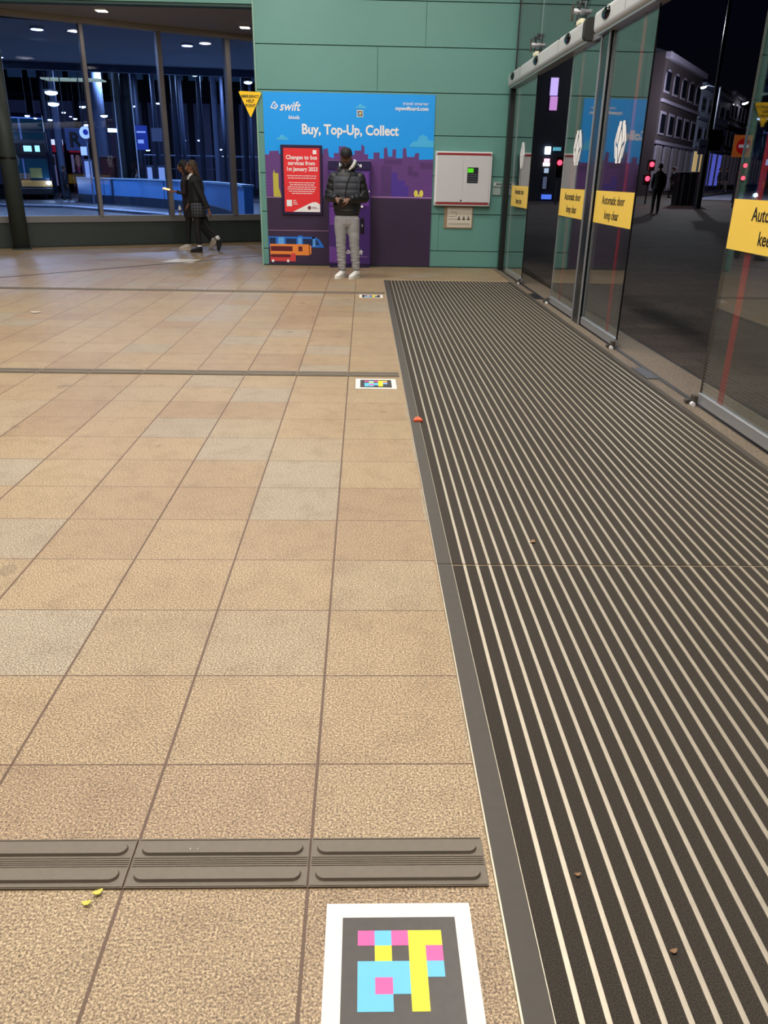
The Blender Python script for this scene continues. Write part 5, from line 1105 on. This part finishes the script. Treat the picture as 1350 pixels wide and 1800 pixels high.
# ================================================================== STREET OUTSIDE THE DOORS (right)
SD = Vector((0.62, 1, 0)).normalized(); SN = Vector((SD.y, -SD.x, 0))      # along the terrace, out towards the road
S0_ = Vector((-15+0.62*53.0, 53.0, 0))
def terrace(label, s0, s1, z1, m, floors, bays, trim, glassm, arches=False, parapet=True, wcol=None):
    """one house of the terrace from s0 to s1 metres along the street"""
    o = S0_+SD*s0; zb = gz(o.y)-0.3
    t = thing('terraced_house', label, 'building', (o.x, o.y, zb)); t.rotation_euler = (0, 0, math.atan2(SD.y, SD.x)); L = s1-s0
    b = new(); box(b, 0, L, 0, 7, 0, z1-zb); obj('wall', b, m, t, local=True)
    b = new(); prism(b, [(-0.25, z1-zb), (7.2, z1-zb), (3.4, z1-zb+1.1)], 0, L, 'x'); obj('roof', b, mat('dark_slate_roof', (30, 32, 44), 0.7), t, local=True)
    b = new(); box(b, -0.02, L+0.02, -0.3, 0.05, z1-zb-0.28, z1-zb+0.06, 0.03); obj('cornice', b, trim, t, local=True)
    H = z1-zb; fz = [(0.6, 3.3)]+[(3.3+(H-3.6)*k/(floors-1)+0.55, 3.3+(H-3.6)*(k+1)/(floors-1)-0.45) for k in range(floors-1)]
    for k, (a, c) in enumerate(fz):
        if k: b = new(); box(b, 0, L, -0.14, 0.02, a-0.55, a-0.35, 0.02); obj('string_course', b, trim, t, local=True)
        for j in range(bays):
            xc = L*(j+0.5)/bays; w_ = L/bays*(0.30 if k else 0.38)
            b = new()
            if arches and k == floors-1: prism(b, [(xc-w_, a), (xc+w_, a)]+[(xc+w_*math.cos(q_*PI/8), c-w_*0.6+w_*0.6*math.sin(q_*PI/8)) for q_ in range(9)], -0.06, 0.02)
            else: box(b, xc-w_, xc+w_, -0.06, 0.02, a, c)
            f = obj('window_surround', b, trim, t, local=True)
            b = new(); box(b, xc-w_*0.78, xc+w_*0.78, -0.09, -0.04, a+0.12, c-0.16); pn = obj('window_pane', b, glassm if k else (wcol or glassm), f, local=True)
    return t
M_BR = mat('dark_brick', (52, 42, 48), 0.75, noise=0.15, scale=8); M_TR = mat('pale_stone_trim', (122, 116, 136), 0.6); M_WR = mat('white_render', (190, 200, 226), 0.6, noise=0.04, scale=2); M_GLN = mat('night_window', (16, 18, 28), 0.12)
M_DIMS = mat('dim_shop_glass', (110, 104, 110), 0.3, emit=(110, 104, 120), es=0.10); M_LITS = mat('cream_shop_glass', (210, 190, 140), 0.4, emit=(220, 190, 130), es=0.5)
terrace('dark brick terraced house with arched top windows, nearest of the street', 0, 12.0, 8.5, M_BR, 3, 5, M_TR, M_GLN, True, wcol=M_DIMS)
terrace('white rendered house left of the tall black post', 12.05, 17.4, 8.0, M_WR, 3, 2, mat('grey_blue_trim', (120, 130, 160), 0.6), M_GLN, wcol=M_LITS)
terrace('pale grey house right of the tall black post', 17.45, 25.5, 8.0, mat('pale_violet_render', (120, 122, 158), 0.6), 3, 3, M_TR, M_GLN, wcol=mat('blue_shop_glass', (110, 120, 220), 0.4, emit=(100, 110, 235), es=0.5))
terrace('dark terraced house behind the no entry sign', 25.55, 36.0, 8.6, M_BR, 3, 5, M_TR, M_GLN, wcol=M_DIMS)
terrace('farthest dark terraced house of the street', 36.05, 58.0, 8.9, mat('grey_brick', (60, 58, 70), 0.75, noise=0.1, scale=6), 3, 9, M_TR, M_GLN, wcol=M_DIMS)
# road patch along the terrace, the street lamps' light put into its lighter grey
def onr(s, o_, z=0.0): v = S0_+SD*s+SN*o_; return (v.x, v.y, gz(v.y)+z)
b = new()
def sheet(bm, c4, th=0.02):
    lo = [bm.verts.new((x, y, z-th)) for x, y, z in c4]; hi = [bm.verts.new(c) for c in c4]
    bm.faces.new(hi); bm.faces.new(lo[::-1])
    for i in range(4): bm.faces.new((lo[i], lo[(i+1) % 4], hi[(i+1) % 4], hi[i]))
    bmesh.ops.recalc_face_normals(bm, faces=bm.faces[:])
sheet(b, [onr(-4, 3.2, 0.03), onr(-4, 13, 0.03), onr(75, 13, 0.03), onr(75, 3.2, 0.03)]); struct('road.001', b, mat('lamplit_asphalt', (112, 116, 140), 0.4, noise=0.15, scale=3))
for o_, lab in ((3.1, 'far kerb of the street in front of the terraced houses'), (13.1, 'near kerb of the street beyond the tall black cabinets')):
    b = new(); sheet(b, [onr(-4, o_-0.15, 0.14), onr(-4, o_+0.15, 0.14), onr(75, o_+0.15, 0.14), onr(75, o_-0.15, 0.14)], 0.2); tag(obj('kerb', b, mat('dark_kerb_stone', (50, 48, 56), 0.7)), lab, 'kerb')

# man outside
q = ray(1150, 375, 32); passer('person in dark clothes standing outside on the pavement, seen from behind the glass', (q.x, 32, gz(32)), 2.9, h=1.76, coat=(12, 12, 14), legs=(10, 10, 12), skin=M_SKIN2, stride=0.06, arm=0.02)
for px, Y, lab, c in ((1263, 62, 'dark figure walking on the far pavement right of the cabinets', (30, 30, 40)), (1275, 64, 'figure with pale legs walking on the far pavement', (36, 36, 50)), (1182, 50, 'dark figure on the far pavement left of the cabinets', (22, 22, 30))):
    q = ray(px, 320, Y); passer(lab, (q.x, Y, gz(Y)), 1.2, coat=c, legs=(90, 90, 100) if 'pale' in lab else (18, 18, 24))
# street cabinets
for x0, x1, py, lab in ((1187, 1203.5, 358, 'tall dark street cabinet, left one of the pair outside'), (1207, 1231, 361, 'tall dark street cabinet, right one of the pair outside')):
    Y = 39.5; a = ray(x0, py, Y); c = ray(x1, py, Y); zb = gz(Y); t = thing('street_cabinet', lab, 'cabinet', ((a.x+c.x)/2, Y, zb))
    b = new(); box(b, a.x, c.x, Y, Y+0.6, zb, zb+1.42, 0.02); obj('cabinet_body', b, mat('dark_green_black', (18, 20, 26), 0.4), t); b = new(); box(b, a.x-0.01, c.x+0.01, Y-0.03, Y+0.63, zb+1.42, zb+1.48, 0.01); obj('lid', b, mat('grey_lid', (110, 114, 126), 0.5), t)
    b = new(); box(b, (a.x+c.x)/2-0.04, (a.x+c.x)/2+0.04, Y-0.02, Y, zb+0.03, zb+1.38); obj('door_seam', b, mat('mid_grey_seam', (66, 66, 74), 0.5), t)
# tall black post with traffic sign backs
Y = 36.5; a = ray(1226, 360, Y); zb = gz(Y); t = thing('tall_post', 'tall black post rising behind the street cabinets to the top of the picture', 'post', (a.x, Y, zb))
b = new(); cyl(b, (a.x, Y, zb), (a.x, Y, 3.9), 0.14, 0.12, seg=16); cyl(b, (a.x, Y, 3.9), (a.x, Y, 13.5), 0.09, 0.06, seg=16); obj('shaft', b, mat('gloss_black_paint', (8, 8, 12), 0.35), t)
q = ray(1254, 247, Y); b = new(); box(b, q.x-0.33, q.x+0.33, Y-0.1, Y+0.15, q.z-0.40, q.z+0.42, 0.03); obj('dark_box', b, M_BLACK, t)
q = ray(1233, 258, Y); b = new(); box(b, q.x-0.20, q.x+0.20, Y-0.18, Y-0.14, q.z-0.30, q.z+0.30, 0.01); pw = obj('white_plate', b, mat('pale_plate', (150, 146, 180), 0.5), t)
b = new(); box(b, q.x-0.10, q.x+0.10, Y-0.19, Y-0.175, q.z-0.05, q.z+0.05); obj('plate_symbol', b, mat('plate_ink', (60, 60, 120), 0.5), pw)
# no entry sign
Y = 44; q = ray(1305, 257, Y); t = thing('no_entry_sign', 'red round no entry sign on an orange square backing board', 'sign', (q.x, Y, gz(Y)))
b = new(); box(b, q.x-0.48, q.x+0.48, Y, Y+0.04, q.z-0.52, q.z+0.52, 0.01); obj('orange_board', b, mat('orange_board', (214, 120, 48), 0.5, emit=(200, 100, 40), es=0.12), t)
b = new(); cyl(b, (q.x+0.06, Y-0.02, q.z), (q.x+0.06, Y, q.z), 0.38, seg=32); obj('red_disc', b, mat('sign_red', (190, 28, 34), 0.4, emit=(170, 20, 26), es=0.15), t)
b = new(); box(b, q.x-0.20, q.x+0.32, Y-0.035, Y-0.018, q.z-0.07, q.z+0.07); obj('white_bar', b, mat('sign_white', (230, 224, 226), 0.4, emit=(200, 190, 200), es=0.15), t)
b = new(); cyl(b, (q.x, Y+0.08, gz(Y)), (q.x, Y+0.08, q.z+0.5), 0.04, seg=10); obj('sign_post', b, M_STEELD, t)
# street lamps
for px, py, Y, lab in ((1237, 153, 50, 'lit street lamp beside the tall black post'), (1310, 181, 78, 'lit street lamp farther along the street')):
    q = ray(px, py, Y); t = thing('street_lamp', lab, 'street lamp', (q.x+1.2, Y, gz(Y))); s_ = Y/85
    b = new(); cyl(b, (q.x+1.2, Y+0.6, gz(Y)), (q.x+1.2, Y+0.6, q.z+0.1), 0.06, 0.04, seg=10); obj('lamp_post', b, M_STEELD, t)
    b = new(); cyl(b, (q.x+1.2, Y+0.6, q.z+0.05), (q.x+0.2, Y+0.1, q.z+0.12), 0.03, seg=8); obj('lamp_arm', b, M_STEELD, t)
    M_ = Matrix.Rotation(-0.35, 4, 'Y'); b = new(); sph(b, (q.x, Y, q.z), (0.30*s_, 0.18*s_, 0.13*s_), M_, seg=14); obj('lit_lens', b, mat('street_lamp_glow', (255, 255, 255), 0.4, emit=(235, 240, 255), es=30), t, smooth=True)
    b = new(); sph(b, (q.x+0.05, Y, q.z+0.10*s_), (0.36*s_, 0.22*s_, 0.08*s_), M_, seg=14); obj('lamp_head', b, M_STEELD, t, smooth=True)
# red traffic signals
M_RG = mat('red_signal_glow', (255, 70, 80), 0.4, emit=(255, 40, 60), es=7)
for px, py, px2, py2, Y, lab in ((1146, 289, 1138, 314, 40, 'traffic light with two red lamps left of the outside man'), (1310, 291, 1306, 313, 46, 'traffic light with two red lamps below the no entry sign')):
    q = ray(px, py, Y); q2 = ray(px2, py2, Y); t = thing('traffic_signal', lab, 'traffic light', (q.x, Y, gz(Y)))
    for p_ in (q, q2): b = new(); box(b, p_.x-0.16, p_.x+0.16, Y, Y+0.2, p_.z-0.28, p_.z+0.2, 0.03); h_ = obj('signal_head', b, M_BLACK, t); b = new(); sph(b, (p_.x, Y-0.02, p_.z), (0.11, 0.05, 0.11), seg=16); obj('red_lens', b, M_RG, h_, smooth=True)
    b = new(); cyl(b, (q.x, Y+0.25, gz(Y)), (q.x, Y+0.25, q.z), 0.04, seg=8); obj('signal_post', b, M_STEELD, t)
point(tuple(ray(1144, 295, 39.2)), 14, (1, 0.12, 0.14), 0.12); point(tuple(ray(1309, 300, 45.3)), 14, (1, 0.12, 0.14), 0.12)
# small road sign by the kerb
Y = 38; a = ray(1291, 340, Y); t = thing('small_road_sign', 'small pale road sign on a thin post beside the road', 'sign', (a.x, Y, gz(Y)))
b = new(); cyl(b, (a.x, Y, gz(Y)), (a.x, Y, gz(Y)+1.5), 0.03, seg=8); obj('sign_post', b, M_STEELD, t); b = new(); box(b, a.x-0.12, a.x+0.12, Y-0.04, Y-0.02, gz(Y)+1.05, gz(Y)+1.5, 0.01); obj('sign_plate', b, mat('rose_plate', (130, 104, 116), 0.5), t)
# tall block with a lit screen, seen through the first opening
a = ray(925, 300, 42); c = ray(1010, 300, 42); t = thing('dark_block', 'dark building seen through the far door opening with a tall lit screen', 'building', (a.x, 42, 0))
b = new(); box(b, a.x-6, c.x+1.2, 42, 50, gz(42)-0.2, 13); obj('block_wall', b, mat('night_block', (20, 24, 34), 0.7), t)
def onb(x0, x1, y0, y1, name, m, dep=0.1):
    p = ray(x0, y1, 42); q = ray(x1, y0, 42); b = new(); box(b, p.x, q.x, 42-dep, 42, p.z, q.z, 0.01); return obj(name, b, m, t)
onb(966, 982, 137, 168, 'lit_screen', mat('lilac_screen', (190, 170, 230), 0.5, emit=(180, 160, 225), es=1.1)); onb(965, 980, 170, 194, 'lit_screen', mat('pink_screen', (200, 150, 210), 0.5, emit=(190, 130, 200), es=0.9))
onb(957, 968, 258, 271, 'lit_window', mat('white_blue_glow', (230, 240, 255), 0.5, emit=(200, 225, 255), es=6)); onb(956, 966, 279, 285, 'lit_window', mat('pink_glow', (255, 190, 200), 0.5, emit=(255, 170, 190), es=2)); onb(954, 966, 286, 292, 'lit_window', M_SHOPW)
onb(956, 964, 296, 304, 'lit_window', mat('grey_glow', (170, 190, 210), 0.5, emit=(170, 190, 220), es=0.8)); onb(972, 986, 259, 265, 'lit_window', mat('teal_glow', (90, 160, 170), 0.5, emit=(80, 150, 170), es=1.0)); onb(953, 961, 311, 332, 'lit_window', mat('dim_glow', (90, 100, 120), 0.5, emit=(90, 100, 130), es=0.5))
onb(951, 969, 342, 350, 'blue_panel', mat('blue_glow', (90, 130, 240), 0.5, emit=(80, 120, 240), es=0.8)); 
q = ray(984, 286, 38); t = thing('traffic_signal', 'red traffic light seen through the far door opening', 'traffic light', (q.x, 38, gz(38)))
b = new(); sph(b, (q.x, 38, q.z), (0.11, 0.05, 0.11), seg=16); obj('red_lens', b, M_RG, t, smooth=True); b = new(); cyl(b, (q.x, 38.15, gz(38)), (q.x, 38.15, q.z+0.3), 0.05, seg=8); obj('signal_post', b, M_STEELD, t)
b = new(); box(b, q.x-0.17, q.x+0.17, 38.03, 38.2, q.z-0.6, q.z+0.25, 0.03); obj('signal_head', b, M_BLACK, t)
